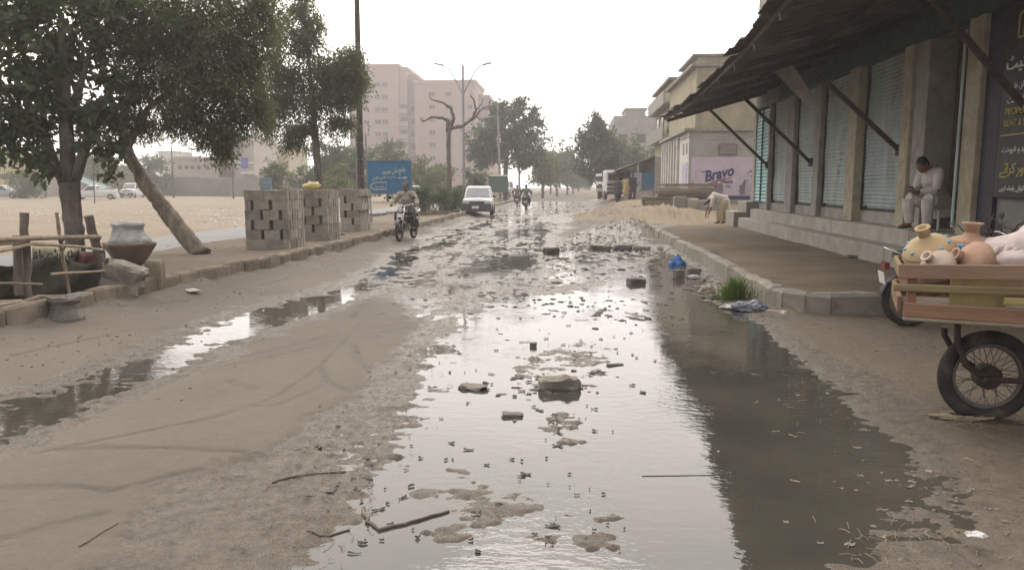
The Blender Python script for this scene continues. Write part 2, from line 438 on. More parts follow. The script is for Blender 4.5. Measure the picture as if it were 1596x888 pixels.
# corner of the right pavement: kerb runs along X = KR from Y 9.6, bends round and follows Y = 9.05 to the right
def pave_sd(X, Y):                                          # positive inside the pavement
    r = .55
    qx, qy = KR + r - X, 9.05 + r - Y
    outside = np.hypot(np.maximum(qx, 0), np.maximum(qy, 0)) - r
    inner = np.minimum(np.maximum(qx, qy), 0)
    sd = -(outside + inner)
    return np.where(Y > 25.5, -1.0 - (Y - 25.5) * .2, sd)
def height(X, Y, full=False):
    X, Y = np.asarray(X, float), np.asarray(Y, float)
    kx = kerb_x(Y)
    n1 = fbm(X, Y, .55, 4); n2 = fbm(X + 5, Y * .8, 3.1, 4); n3 = fbm(X, Y + 40, 9., 3, .6); n4 = fbm(X - 9, Y, 26., 2)
    far = sstep(40, 70, Y)
    # --- the road: dry silt, broken by pools
    h = np.where((X > 1.6) & (Y < 9.2), .016, .034) + .014 * n1 + .006 * n2 + .004 * n3 + .0015 * n4
    wet = sstep(.05, .6, fbm(X + 50, Y * .8, .42, 5, .6) + .15 * n2) * .42
    near = (Y < 75) & (X > -8) & (X < 10)
    jag = .12 * fbm(X + 8, Y, 1.3, 4, .6) + .15 * n2 + .12 * n3 + .05 * n4                    # ragged shoreline
    sp = np.full(X.shape, -9.); sc = sp.copy(); si = sp.copy(); sw = sp.copy(); tr = np.zeros(X.shape)
    if near.any():
        xs, ys = X[near], Y[near]
        sp_ = np.maximum(poly_sd(POOL, xs, ys), poly_sd(STREAM, xs, ys))
        for p in PONDS: sp_ = np.maximum(sp_, poly_sd(p, xs, ys))
        sp[near] = sp_
        sc[near] = poly_sd(CHURN, xs, ys)
        si_ = np.full(xs.shape, -9.)
        for p in ISLES: si_ = np.maximum(si_, poly_sd(p, xs, ys))
        si[near] = si_
        sw[near] = np.maximum(poly_sd(WETL, xs, ys), poly_sd(WETR, xs, ys))
        t_ = np.zeros(xs.shape)
        for p, w in TRACKS: t_ = np.maximum(t_, 1 - sstep(w * .3, w * .85, line_d(p, xs, ys) + .022 * n2[near] + .02 * n3[near]))
        tr[near] = t_ * np.clip(.75 + .7 * n2[near] + .4 * n3[near], .15, 1)
    ns = fbm(X * .55 + 13, Y * 1.35, 4.6, 5, .64)
    a = np.clip((sp + jag + .10 * ns) / .42, -1, 1)
    pool = sstep(-1, 1, a)
    h = h * (1 - pool) + (-.030) * pool
    ns9 = fbm(X * .5 + 3, Y * 1.7, 9., 4, .64)
    h = h + (.020 * ns9 + .010 * n3 + .007 * n4) * np.clip(pool * (1 - pool) * 4, 0, 1)
    w_s = np.clip(1 - np.maximum(-sp - .05 + .25 * n2, 0) / .45, 0, 1)
    wet = np.maximum(wet, w_s)
    wl = sstep(-.05, .12, sw + .25 * n2 + .06 * n3)
    h = h * (1 - wl * (1 - pool)) + (.010 + .006 * n2 + .009 * ns + .007 * n3 + .007 * n4) * wl * (1 - pool)
    wet = np.maximum(wet, wl * .9)
    ch = sstep(-.5, .6, sc + 1.0 * n1) * (1 - sstep(-.3, .3, sp) * .75)
    rut = np.abs(fbm(X * 1.4, Y * .7, 1.9, 5, .62)); rut2 = np.abs(fbm(X + 3, Y * .8, 4.3, 4, .65))
    hc = -.020 + .062 * rut + .045 * rut2 + .016 * n3
    h = h * (1 - ch) + hc * ch
    wet = np.maximum(wet, ch)
    isl = sstep(-.06, .10, si + .16 * n2 + .34 * ns + .10 * n3)
    h = h * (1 - isl) + (.0015 + .006 * n2 + .020 * ns9 + .012 * n3 + .010 * n4) * isl
    wet = np.maximum(wet, isl * .9)
    # crumbs of mud standing out of the shallow water
    cr_ = np.maximum(sstep(.34, .6, fbm(X * .42 + 31, Y * 1.5, 5.6, 5, .66)) * sstep(.0, .35, fbm(X, Y + 77, .8, 3) + .15), sstep(.06, .4, fbm(X * .5 + 3, Y * 1.4, 8., 5, .68)) * sstep(.75, .0, -sp * -1.0) * (X < .4))
    h = h + cr_ * .036 * pool * (X < 1.6)
    h = h - .012 * tr
    road_h = h
    # --- the median, its foot hidden by the kerb stones
    hm = .22 + .03 * n1 + .012 * n2 + .004 * n3
    h = np.where(X < kx - .12, hm, h)
    drift = np.clip(1 - (X - kx) / .45, 0, 1) * (X >= kx - .12)       # silt drifted against the kerb
    h = np.maximum(h, (.04 + .10 * drift * (1 + n2)) * (drift > 0) + h * (drift <= 0))
    # --- side road and sand field beyond
    ml = sstep(-8.25, -8.75, X)
    h = h * (1 - ml) + (.06 + .006 * n2) * ml
    fl = sstep(-11.2, -12.4, X)
    dune = .05 + .22 * np.maximum(fbm(X, Y, .045, 3), -.2) + .06 * n1 + .02 * n2
    h = h * (1 - fl) + dune * fl
    # --- right pavement and the raised ground beyond it
    ps = pave_sd(X, Y)
    hp = .235 + .02 * n1 + .012 * n2 + .004 * n3
    pv = sstep(.02, .12, ps)
    h = h * (1 - pv) + hp * pv
    lift = sstep(25.0, 33, Y + 1.2 * n1) * sstep(1.0, 4.2, X + .8 * n1)
    h2 = .25 + .40 * sstep(25, 36, Y) + .10 * n1 + .035 * n2
    rr_ = sstep(24.8, 25.6, Y)
    h = np.where(Y > 24.8, h * (1 - lift * rr_) + h2 * lift * rr_, h)
    # --- sand heap and rubble heap
    def heap(cx, cy, rx, ry, z):
        q = np.hypot((X - cx) / rx, (Y - cy) / ry) + .22 * n2 + .18 * n1
        return z * np.clip(1 - q, 0, 1) ** .8
    sand = heap(1.5, 36, 3.2, 5, .30) + heap(3.6, 30.5, 2.1, 3.0, .30) + heap(4.3, 36.5, 2.2, 4, .2)
    rub = heap(1.9, 25.0, 1.5, 2.6, .34) + heap(.75, 21.5, .8, 1.6, .2)
    h = h + sand * (1 + .8 * n2 + .5 * n3) + rub * (1 + .5 * n3) * (X < KR - .03)
    h = h * (1 - sstep(60, 120, Y) * (X > -11) * (X < 40) * .0)
    if not full: return h
    sandm = np.clip(sstep(.0, .16, sand) + sstep(26, 30, Y) * sstep(1.5, 3.5, X) * .5, 0, 1) * np.clip(.60 + .9 * n2 + .6 * n1, .05, 1)
    global EARTH
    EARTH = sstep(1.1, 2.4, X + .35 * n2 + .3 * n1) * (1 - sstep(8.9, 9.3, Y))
    return h, np.clip(wet, 0, 1), np.clip(tr, 0, 1), sandm, sstep(0.0, .1, rub), pv
def hz(x, y): return float(height(np.array([x]), np.array([y]))[0])

def axis_x():
    xs = list(np.arange(-6.2, 5.9, .0225))
    s, x = .0225, -6.2
    while x > -600: s = min(s * 1.09, 40); x -= s; xs.insert(0, x)
    s, x = .0225, xs[-1]
    while x < 600: s = min(s * 1.09, 40); x += s; xs.append(x)
    return np.array(xs)
def axis_y():
    ys = list(np.arange(-8, 1.5, .4)); y = 1.5
    while y < 600:
        ys.append(y); y += max(.02, min(.0022 * y ** 1.5, 25))
    ys.append(600.)
    return np.array(ys)
GX, GY = axis_x(), axis_y()
XX, YY = np.meshgrid(GX, GY)
HH, WET, TRK, SND, RUB, PAV = height(XX, YY, True)
nx, ny = len(GX), len(GY)
cx_, cy_ = (XX[:-1, :-1] + XX[1:, 1:]) / 2, (YY[:-1, :-1] + YY[1:, 1:]) / 2
reg = np.zeros(cx_.shape, int)                              # 0 open ground, 1 road, 2 median, 3 side road, 4 pavement
kxx = kerb_x(cy_)
reg[(cx_ > kxx - .06) & ((cx_ < KR + .06) | (cy_ < 9.1)) & (cx_ < 14)] = 1
reg[(cx_ <= kxx - .06) & (cx_ > -8.5)] = 2
reg[(cx_ <= -8.5) & (cx_ > -11.8)] = 3
reg[(pave_sd(cx_, cy_) > .06) & (cx_ < 14)] = 4

def ground_material(name, dry, dry2, kind):
    m, t, b, o = new_mat(name)
    tc = N(t, 'ShaderNodeTexCoord'); v = tc.outputs['Object']
    at_ = lambda n: (lambda a: (setattr(a, 'attribute_name', n), a)[1])(N(t, 'ShaderNodeAttribute')).outputs['Fac']
    big = mrange(t, noise(t, v, .8 if name.startswith('pave') else .35, 7, .62, .5), .36, .64)
    fine = mrange(t, noise(t, v, 14, 9, .75), .32, .68)
    c = mixc(t, big, dry, dry2)
    c = mixc(t, mrange(t, fine, 0, 1, 0, .5), c, scale_c(dry, .66))
    sp_ = mrange(t, noise(t, v, 75, 3, .6), .60, .68)       # grit
    c = mixc(t, mrange(t, sp_, 0, 1, 0, .55), c, scale_c(dry, .42))
    c = mixc(t, mrange(t, at_('sand'), 0, 1, 0, .9), c, mixc(t, fine, (.20, .155, .10), (.285, .225, .145)))
    c = mixc(t, mrange(t, at_('rubble'), 0, 1, 0, .85), c, mixc(t, fine, (.16, .145, .125), (.27, .245, .21)))
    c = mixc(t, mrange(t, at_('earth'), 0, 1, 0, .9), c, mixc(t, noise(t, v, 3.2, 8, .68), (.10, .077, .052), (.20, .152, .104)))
    wet = at_('wet')
    nn = noise(t, v, 2.6, 7, .68)
    wm = N(t, 'ShaderNodeMath', operation='MULTIPLY_ADD'); t.links.new(nn, wm.inputs[0]); wm.inputs[1].default_value = 1.1; wm.inputs[2].default_value = -.55
    wa = N(t, 'ShaderNodeMath', operation='ADD', use_clamp=True); t.links.new(wet, wa.inputs[0]); t.links.new(wm.outputs[0], wa.inputs[1])
    ws = mrange(t, wa.outputs[0], .25, .8, 0, 1, True)
    if kind == 'road':
        sx = N(t, 'ShaderNodeSeparateXYZ'); t.links.new(v, sx.inputs[0])
        low = mrange(t, sx.outputs['Z'], .035, .004, 0, 1)
        mxm = N(t, 'ShaderNodeMath', operation='MAXIMUM'); t.links.new(ws, mxm.inputs[0])
        lm = N(t, 'ShaderNodeMath', operation='MULTIPLY'); t.links.new(low, lm.inputs[0]); lm.inputs[1].default_value = .9
        t.links.new(lm.outputs[0], mxm.inputs[1]); ws = mxm.outputs[0]
    mud = mixc(t, mrange(t, noise(t, v, 11, 6, .7), .35, .65), (.084, .067, .050), (.152, .124, .095))
    c = mixc(t, ws, c, mud)
    c = mixc(t, mrange(t, at_('track'), 0, 1, 0, .8), c, (.10, .085, .068))
    t.links.new(c, b.inputs['Base Color'])
    rr = N(t, 'ShaderNodeMix', data_type='FLOAT'); t.links.new(ws, rr.inputs[0]); rr.inputs[2].default_value = .93
    t.links.new(mrange(t, noise(t, v, 34, 6, .7), .42, .60, .16, .78), rr.inputs[3])
    t.links.new(rr.outputs[0], b.inputs['Roughness'])
    b.inputs['Specular IOR Level'].default_value = .3
    bp = N(t, 'ShaderNodeBump'); bp.inputs['Strength'].default_value = .85; bp.inputs['Distance'].default_value = .014
    hsum = N(t, 'ShaderNodeMath', operation='ADD'); t.links.new(noise(t, v, 22, 8, .68), hsum.inputs[0])
    hm_ = N(t, 'ShaderNodeMath', operation='MULTIPLY'); t.links.new(noise(t, v, 130, 4, .65), hm_.inputs[0]); hm_.inputs[1].default_value = .5
    t.links.new(hm_.outputs[0], hsum.inputs[1]); t.links.new(hsum.outputs[0], bp.inputs['Height'])
    t.links.new(bp.outputs[0], b.inputs['Normal'])
    return m
ROAD_M = ground_material('road_silt', (.196, .166, .134), (.142, .121, .098), 'road')
MEDIAN_M = ground_material('median_earth', (.19, .15, .108), (.145, .115, .085), 'earth')
PAVE_M = ground_material('pavement_earth', (.205, .156, .105), (.105, .079, .056), 'earth')
FIELD_M = ground_material('field_sand', (.27, .216, .152), (.21, .17, .122), 'earth')
SIDE_M = ground_material('side_road_asphalt', (.265, .26, .255), (.225, .22, .215), 'earth')
def grid_part(name, mask, mt):
    jj, ii = np.nonzero(mask)
    q = np.stack([jj * nx + ii, jj * nx + ii + 1, (jj + 1) * nx + ii + 1, (jj + 1) * nx + ii], 1)
    used, inv = np.unique(q.ravel(), return_inverse=True)
    co = np.stack([XX.ravel()[used], YY.ravel()[used], HH.ravel()[used]], 1).astype(np.float32)
    me = bpy.data.meshes.new(name)
    me.vertices.add(len(used)); me.vertices.foreach_set('co', co.ravel())
    nf = len(q)
    me.loops.add(nf * 4); me.loops.foreach_set('vertex_index', inv.astype(np.int32).ravel())
    me.polygons.add(nf); me.polygons.foreach_set('loop_start', np.arange(0, nf * 4, 4, dtype=np.int32))
    me.polygons.foreach_set('use_smooth', np.ones(nf, bool))
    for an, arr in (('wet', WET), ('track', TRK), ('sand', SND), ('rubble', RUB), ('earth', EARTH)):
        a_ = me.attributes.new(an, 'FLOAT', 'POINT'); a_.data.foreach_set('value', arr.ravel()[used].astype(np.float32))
    me.update(calc_edges=True); me.materials.append(mt)
    return tag(link_mesh(name, me), kind='structure')
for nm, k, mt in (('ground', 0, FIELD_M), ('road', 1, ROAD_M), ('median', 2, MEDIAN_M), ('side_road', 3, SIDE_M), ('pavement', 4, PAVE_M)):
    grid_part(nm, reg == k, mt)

# standing water, one level sheet
wm_, t, b, o = new_mat('muddy_water')
tc = N(t, 'ShaderNodeTexCoord'); v = tc.outputs['Object']
t.links.new(mixc(t, mrange(t, noise(t, v, .8, 4), .35, .65), (.048, .044, .036), (.075, .069, .057)), b.inputs['Base Color'])
b.inputs['Roughness'].default_value = .025; b.inputs['IOR'].default_value = 1.38; b.inputs['Specular IOR Level'].default_value = .6
mp = N(t, 'ShaderNodeMapping'); mp.inputs['Scale'].default_value = (1.0, 1.9, 1); t.links.new(v, mp.inputs[0])
bp = N(t, 'ShaderNodeBump'); bp.inputs['Strength'].default_value = 1.0; bp.inputs['Distance'].default_value = .0028
patch = mrange(t, noise(t, v, .55, 3), .42, .66, .25, 1.6)
mm = N(t, 'ShaderNodeMath', operation='MULTIPLY'); t.links.new(noise(t, mp.outputs[0], 9, 3, .55), mm.inputs[0]); t.links.new(patch, mm.inputs[1])
t.links.new(mm.outputs[0], bp.inputs['Height']); t.links.new(bp.outputs[0], b.inputs['Normal'])
wb = MB(); wb.sheet([[(-7.5, -7.5, 0), (12, -7.5, 0)], [(-4.6, 8, 0), (9, 8, 0)], [(-4.4, 75, 0), (9, 75, 0)]][0:1] + [[(-7.5, 75, 0), (12, 75, 0)]])
tag(wb.build('water', wm_), kind='structure')

# ------------------------------------------------------------------ kerbs
kerb = thing('kerb', (0, 0, 0), kind='structure')
kmeshes = []
for k in range(5):
    me = rock_mesh('kerb_stone', (.16, .43, .34), KERB, 20 + k, .045, 1)
    kmeshes.append(me)
y = 3.0; i = 0
while y < 48:
    L = .44 if y < 14 else (.44 if y < 28 else .88)
    x0, x1 = float(kerb_x(y)), float(kerb_x(y + L))
    o = link_mesh('kerb_stone', kmeshes[i % 5], kerb)
    o.location = ((x0 + x1) / 2 - .05 + rnd.uniform(-.012, .012), y + L / 2, .135 + rnd.uniform(-.02, .012))
    o.rotation_euler = (rnd.uniform(-.03, .03), rnd.uniform(-.09, .06), math.atan2(-(x1 - x0), L) + rnd.uniform(-.035, .035))
    o.scale = (rnd.uniform(.9, 1.15), L / .44 * rnd.uniform(.97, 1.05), rnd.uniform(.92, 1.06))
    y += L; i += 1
rows = []
for yy in np.arange(48, 200, 4.0):
    x = float(kerb_x(yy)); rows.append([(x + .02, yy, 0), (x + .02, yy, .27), (x - .15, yy, .28), (x - .15, yy, 0)])
MB().loft(rows, cap=True).build('far_strip', KERB, kerb)
kr = thing('kerb', (0, 0, 0), kind='structure')
def kerb_run(pts, nseg, gap=.004):
    P = [Vector((*p, 0)) for p in pts]
    for a, b_ in zip(P, P[1:]):
        d = (b_ - a); L = d.length; d.normalize(); a2, b2 = a + d * gap / 2, b_ - d * gap / 2
        n = Vector((-d.y, d.x, 0))                        # towards the pavement
        w, hgt = .14, .262 + rnd.uniform(-.012, .012)
        j = rnd.uniform(-.012, .012)
        prof = [(-.01 + j, -.06), (0 + j, hgt - .03), (.022 + j, hgt), (w, hgt), (w, -.06)]
        rings = []
        for s_ in np.linspace(0, 1, 9):
            e_ = a2.lerp(b2, s_); wv = [mnoise.noise(Vector((e_.x * 3.1, e_.y * 3.1, k_ * 2.7))) for k_ in range(5)]
            rings.append([e_ + n * (p + .028 * wv[k_] * (k_ in (1, 2)) + .012 * wv[k_]) + Vector((0, 0, z + (.030 * wv[k_] - .008) * (k_ in (1, 2, 3)))) for k_, (p, z) in enumerate(prof)])
        MB().loft(rings).build('kerb_stone', PLINTH_K, kr)
PLINTH_K = mat('right_kerb_concrete', (.27, .245, .205), .9, .2, 3, .5, 50, rv=.1, stain=(.14, .12, .095), samt=.7, sscale=3)
run = [(KR, 25.4)] + [(KR, yy) for yy in np.arange(24.2, 9.6, -1.2)]
r_ = .55
run += [(KR + r_ - r_ * math.cos(a), 9.05 + r_ - r_ * math.sin(a)) for a in np.linspace(0, math.pi / 2, 4)]
run += [(xx, 9.05) for xx in np.arange(KR + r_ + .8, 11, .95)]
kerb_run(run, 0)
# ------------------------------------------------------------------ lettering
_forms = {}
for _cp in list(range(0xFB50, 0xFE00)) + list(range(0xFE70, 0xFF00)):
    d_ = unicodedata.decomposition(chr(_cp)).split()
    if len(d_) == 2 and d_[0] in ('<isolated>', '<initial>', '<medial>', '<final>'):
        _forms.setdefault(chr(int(d_[1], 16)), {})[d_[0][1:-1]] = chr(_cp)
def urdu(s):
    """joined letter forms in visual order (the text object writes left to right)"""
    out = []
    L = list(s)
    def joins_next(c): return 'initial' in _forms.get(c, {})
    def joins_prev(c): return 'final' in _forms.get(c, {})
    for i, c in enumerate(L):
        if c not in _forms: out.append(c); continue
        p = i > 0 and joins_next(L[i - 1]) and joins_prev(c)
        n = i + 1 < len(L) and joins_next(c) and joins_prev(L[i + 1])
        k = 'medial' if p and n else 'final' if p else 'initial' if n else 'isolated'
        out.append(_forms[c].get(k, c))
    return ''.join(reversed(out))
def text_mesh(body, size, shear=0.0, ext=.004, bold=0.0):
    cu = bpy.data.curves.new('lettering', 'FONT')
    cu.body = body; cu.size = size; cu.align_x = 'CENTER'; cu.align_y = 'CENTER'; cu.extrude = ext; cu.shear = shear; cu.offset = bold
    cu.resolution_u = 3
    o = bpy.data.objects.new('lettering', cu); C.objects.link(o)
    dg = bpy.context.evaluated_depsgraph_get()
    me = bpy.data.meshes.new_from_object(o.evaluated_get(dg))
    bpy.data.objects.remove(o, do_unlink=True); bpy.data.curves.remove(cu)
    return me
def letters(body, size, loc, ax, up, m, parent, width=None, height=None, name='lettering', **kw):
    me = text_mesh(body, size, **kw)
    me.materials.clear(); me.materials.append(m)
    xs = [v.co.x for v in me.vertices]; ys = [v.co.y for v in me.vertices]
    if width and xs:
        k = width / (max(xs) - min(xs)); ky = k if not height else height / (max(ys) - min(ys))
        for v in me.vertices: v.co.x *= k; v.co.y *= ky
    ax, up = Vector(ax).normalized(), Vector(up).normalized(); nz = ax.cross(up)
    M = Matrix((ax, up, nz)).transposed()
    for v in me.vertices: v.co = M @ v.co + Vector(loc)
    me.name = name
    return link_mesh(name, me, parent)
def paint(name, c, rough=.7): return mat(name, c, rough, .1, 6, 0, 10, rv=0)
P_WHITE = paint('white_lettering', (.62, .62, .60)); P_YELL = paint('yellow_lettering', (.42, .34, .12)); P_BLUE = paint('blue_lettering', (.065, .06, .16))
P_RED = paint('red_stroke', (.38, .10, .10)); P_LILAC = mat('lilac_wall_paint', (.50, .43, .49), .85, .08, 2, .2, 30, stain=(.36, .31, .34), samt=.5)
P_BOARD = mat('black_board_paint', (.035, .032, .03), .55, .3, 4, .1, 40, stain=(.09, .08, .065), samt=.4)
P_SIGN = mat('blue_sign_paint', (.055, .20, .37), .55, .12, 3, .05, 40, stain=(.10, .2, .3), samt=.4)

# ------------------------------------------------------------------ shop building on the right
XS = 5.7
shop = thing('shop_building', (0, 0, 0), label='low plastered shop row with a line of aqua roller shutters behind cement steps', cat='building')
# bays: (y_far, y_near, kind)
BAYS = [(24.45, 22.95), (22.8, 21.0), (20.4, 18.7), (18.3, 16.35), (15.85, 13.78)]
Z0, ZP, ZT, ZL = .80, 1.02, 3.72, 4.45
piers = [(24.75, 24.45, PILLAR_G), (22.95, 22.8, PILLAR_G), (21.0, 20.4, PILLAR_G), (18.7, 18.3, PILLAR_G), (16.35, 15.85, PILLAR_Y), (13.78, 13.45, PILLAR_Y), (13.45, 12.98, PILLAR_G), (11.58, 11.18, PILLAR_Y)]
for a, b_, m_ in piers:
    pj = XS - (.10 if m_ is PILLAR_Y and a < 12 else .06 if m_ is PILLAR_Y else .0)
    bevel(MB().span((pj, a - .002, Z0), (XS + .45, b_ + .002, ZL - .6)).build('pillar', m_, shop), .015)
MB().span((XS + .12, 24.72, 0), (XS + .4, 12.99, ZP)).build('threshold_wall', PILLAR_G, shop)
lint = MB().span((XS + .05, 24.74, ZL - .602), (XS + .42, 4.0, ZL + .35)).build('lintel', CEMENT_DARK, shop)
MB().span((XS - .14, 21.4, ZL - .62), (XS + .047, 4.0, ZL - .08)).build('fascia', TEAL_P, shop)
up = MB().span((XS + .002, 24.75, ZL + .352), (XS + .3, 2.0, 9.0)).build('upper_wall', PILLAR_G, shop)
MB().span((XS + .45, 24.75, 0), (XS + 9, 24.45, 9.0)).build('end_wall', PILLAR_G, shop)
MB().span((XS - .25, 24.95, 9.002), (XS + 9, 2.0, 9.2)).build('roof', CONC, shop)
MB().span((XS + .3, 24.44, 4.46), (XS + 9, 2.0, 4.60)).build('floor_slab', CONC, shop)
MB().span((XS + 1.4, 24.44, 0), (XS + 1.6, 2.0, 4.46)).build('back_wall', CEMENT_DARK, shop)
def shutter(ya, yb, k):
    t_ = thing('roller_shutter', (XS, (ya + yb) / 2, ZP), label=None)
    t_.parent = shop
    w = ya - yb; hgt = ZT - ZP + .15
    rows = []; n = 38
    xo = .16
    for i in range(n):
        z = i * hgt / n; p = hgt / n
        for dz, dx in ((0, .0), (.22, -.016), (.6, -.016), (.85, 0)):
            z2 = z + dz * p; bow = .012 * math.sin(z2 * 1.7 + k) + .018 * mnoise.noise(Vector((k * 5.1, z2 * 1.6, 0)))
            rows.append([(xo + dx + bow + .02 * mnoise.noise(Vector((y_ * 1.9 + k * 3, z2 * 1.7, 4))) + .006 * mnoise.noise(Vector((y_ * 6, z2 * 5, k))), y_, z2) for y_ in np.linspace(w / 2 - .03, -w / 2 + .03, 9)])
    MB().sheet(rows).build('curtain', CURT_AQ, t_)
    for s in (-1, 1):
        MB().span((xo - .05, s * (w / 2 - .002), 0), (xo + .03, s * (w / 2 - .05), hgt)).build('guide_rail', RUST, t_)
    MB().span((xo - .03, -w / 2 + .05, -.005), (xo + .02, w / 2 - .05, .06)).build('bottom_bar', RUST, t_)
    for yy in (-w / 2 + .22, w / 2 - .22):
        MB().box((xo - .045, yy, .07), (.04, .09, .05)).tube([(xo - .05, yy - .02, .04), (xo - .07, yy, .0), (xo - .05, yy + .02, .04)], .008, 6).build('lock', RUST, t_)
    return t_
for k, (a, b_) in enumerate(BAYS[1:]): shutter(a, b_, k)
CURT_BR = mat('bright_aqua_paint', (.30, .52, .54), .55, .1, 2, .1, 40, rv=0)
sd = thing('shutter_door', (XS, (24.45 + 22.95) / 2, ZP)); sd.parent = shop
mb = MB(); w = 1.5
for i in range(26): mb.sheet([[(.05, w / 2, i * .105), (.05, .012, i * .105)], [(.02, w / 2, i * .105 + .05), (.02, .012, i * .105 + .05)], [(.05, w / 2, i * .105 + .1), (.05, .012, i * .105 + .1)]])
mb.build('door_leaf', CURT_BR, sd)
mb = MB()
for i in range(26): mb.sheet([[(.05, -.012, i * .105), (.05, -w / 2, i * .105)], [(.02, -.012, i * .105 + .05), (.02, -w / 2, i * .105 + .05)], [(.05, -.012, i * .105 + .1), (.05, -w / 2, i * .105 + .1)]])
mb.build('door_leaf', CURT_BR, sd)
MB().span((0, -.03, 0), (.06, .03, 2.72)).build('mullion', TEAL_P, sd)
# open recess beside the seated man
niche = thing('recess', (XS, 12.28, Z0)); niche.parent = shop
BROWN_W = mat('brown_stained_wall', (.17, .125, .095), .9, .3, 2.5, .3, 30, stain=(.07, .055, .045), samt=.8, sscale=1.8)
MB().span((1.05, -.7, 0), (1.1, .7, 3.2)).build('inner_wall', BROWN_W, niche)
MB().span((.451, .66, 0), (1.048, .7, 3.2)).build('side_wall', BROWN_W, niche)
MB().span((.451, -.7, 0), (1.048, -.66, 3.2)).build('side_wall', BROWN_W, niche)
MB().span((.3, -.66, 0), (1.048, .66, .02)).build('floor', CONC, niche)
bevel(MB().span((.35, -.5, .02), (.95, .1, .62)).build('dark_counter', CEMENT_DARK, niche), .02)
MB().tube([(-.13, -.68, .1), (-.13, -.68, 2.9)], .022, 8).build('aqua_pipe', CURT_AQ, niche)
# near panel wall that carries the board
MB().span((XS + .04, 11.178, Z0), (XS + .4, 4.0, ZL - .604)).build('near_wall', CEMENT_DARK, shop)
MB().span((XS - .02, 11.17, Z0), (XS + .038, 10.78, ZL - .63)).build('dark_door', mat('dark_blue_door', (.03, .03, .045), .6, .3, 3, .2, 30), shop)

# notice board with Urdu writing
yb0, yb1 = 10.72, 8.3
brd = thing('notice_board', (XS, yb0, 1.35), label='black painted notice board with white and yellow Urdu lettering at the right edge', cat='sign board')
bevel(MB().span((-.05, 0, 0), (.037, yb1 - yb0, 2.75)).build('panel', P_BOARD, brd), .006)
ax, up_ = (0, -1, 0), (0, 0, 1)
letters(urdu('رانا اسٹیٹ'), .3, (-.056, -.62, 1.72), ax, up_, P_WHITE, brd, width=1.05, bold=.004)
letters(urdu('پلاٹ مکان دکان فلیٹ'), .12, (-.056, -.62, 1.42), ax, up_, P_WHITE, brd, width=.95)
letters(urdu('کی خرید و فروخت'), .12, (-.056, -.62, 1.25), ax, up_, P_WHITE, brd, width=.9)
letters('PROPERTY', .10, (-.056, -.45, 1.10), ax, up_, P_YELL, brd, width=.62)
letters('RENT & SALE', .10, (-.056, -.47, .95), ax, up_, P_YELL, brd, width=.66)
MB().span((-.058, -.08, .80), (-.0505, -2.2, .815)).build('rule_line', P_YELL, brd)
letters(urdu('خرید و فروخت'), .12, (-.056, -.45, .62), ax, up_, P_WHITE, brd, width=.62)
letters(urdu('اور کرائے'), .2, (-.056, -.42, .37), ax, up_, P_YELL, brd, width=.58, bold=.003)
letters(urdu('کیلئے رابطہ کریں'), .12, (-.056, -.42, .12), ax, up_, P_WHITE, brd, width=.55)
mb = MB()
for a, b_ in (((-.3, 2.02), (-.3, 2.3)), ((-.3, 2.3), (-.62, 2.42)), ((-.62, 2.42), (-.62, 2.02)), ((-.62, 2.02), (-.3, 2.02)), ((-.42, 2.02), (-.42, 2.34)), ((-.52, 2.02), (-.52, 2.38))):
    mb.beam((-.054, *a), (-.054, *b_), .012, .022)
mb.build('house_emblem', P_YELL, brd)

# painted emblem on the third shutter
em = MB()
def strip(pts, w):
    for p, q in zip(pts, pts[1:]): em.beam(p, q, .006, w)
for i, wd in enumerate((.10, .2, .3, .34, .30)):
    z = 1.82 + i * .13; em.box((XS + .122, 17.35, z), (.004, wd, .055))
strip([(XS + .122, 17.58, 2.45), (XS + .122, 17.58, 2.75)], .02); strip([(XS + .122, 17.12, 2.45), (XS + .122, 17.12, 2.75)], .02)
em.build('painted_emblem', paint('faded_cream_paint', (.42, .38, .28)), shop)

# awning: corrugated sheets on struts
aw = thing('awning', (0, 0, 0), label='long rusty corrugated awning propped on slanting struts over the shutters', cat='awning')
EAVE = [(2.30, 7.6, 3.82), (2.46, 10, 3.80), (2.66, 13, 3.75), (2.80, 16, 3.74), (2.86, 19.7, 3.62), (2.92, 23, 3.72), (2.96, 27.2, 3.84)]
def eave(y): return tuple(np.interp(y, [e_[1] for e_ in EAVE], [e_[i] for e_ in EAVE]) for i in (0, 2))
yy = 7.6; k = 0
while yy < 27.0:
    wd = .78
    ya, yb = yy, min(yy + wd + .09, 27.2)
    lift_ = .006 * (k % 2); over = rnd.uniform(-.07, .10)
    rows = []
    for q in np.linspace(ya, yb, 15):
        xe, ze = eave(q); yw = q if q < 23.4 else 23.4 + (q - 23.4) * .3
        wv = .022 * math.sin((q) * 2 * math.pi / .16)
        row = []
        for s in (0, .34, .68, 1.0):
            X_ = xe - over * (1 - s) + (XS + .04 - xe) * s
            Z_ = ze + (4.52 - ze) * s + wv + lift_ - .05 * math.sin(s * math.pi)
            row.append((X_, q + (yw - q) * s, Z_))
        rows.append(row)
    MB().sheet(rows).build('roof_sheet', ROOFSH, aw)
    yy += wd; k += 1
DARKW = mat('dark_timber', (.075, .06, .05), .9, .3, 8, .4, 40, rv=.2)
for s, off in ((.06, .09), (.5, .11), (.93, .10)):
    pts = []
    for q in np.linspace(7.7, 26.6, 12):
        xe, ze = eave(q); yw = q if q < 23.4 else 23.4 + (q - 23.4) * .3
        pts.append((xe + (XS - xe) * s, q + (yw - q) * s, ze + (4.5 - ze) * s - off - .05 * math.sin(s * math.pi)))
    mb = MB()
    for a, b_ in zip(pts, pts[1:]): mb.beam(a, b_, .07, .09)
    mb.build('purlin', DARKW, aw)
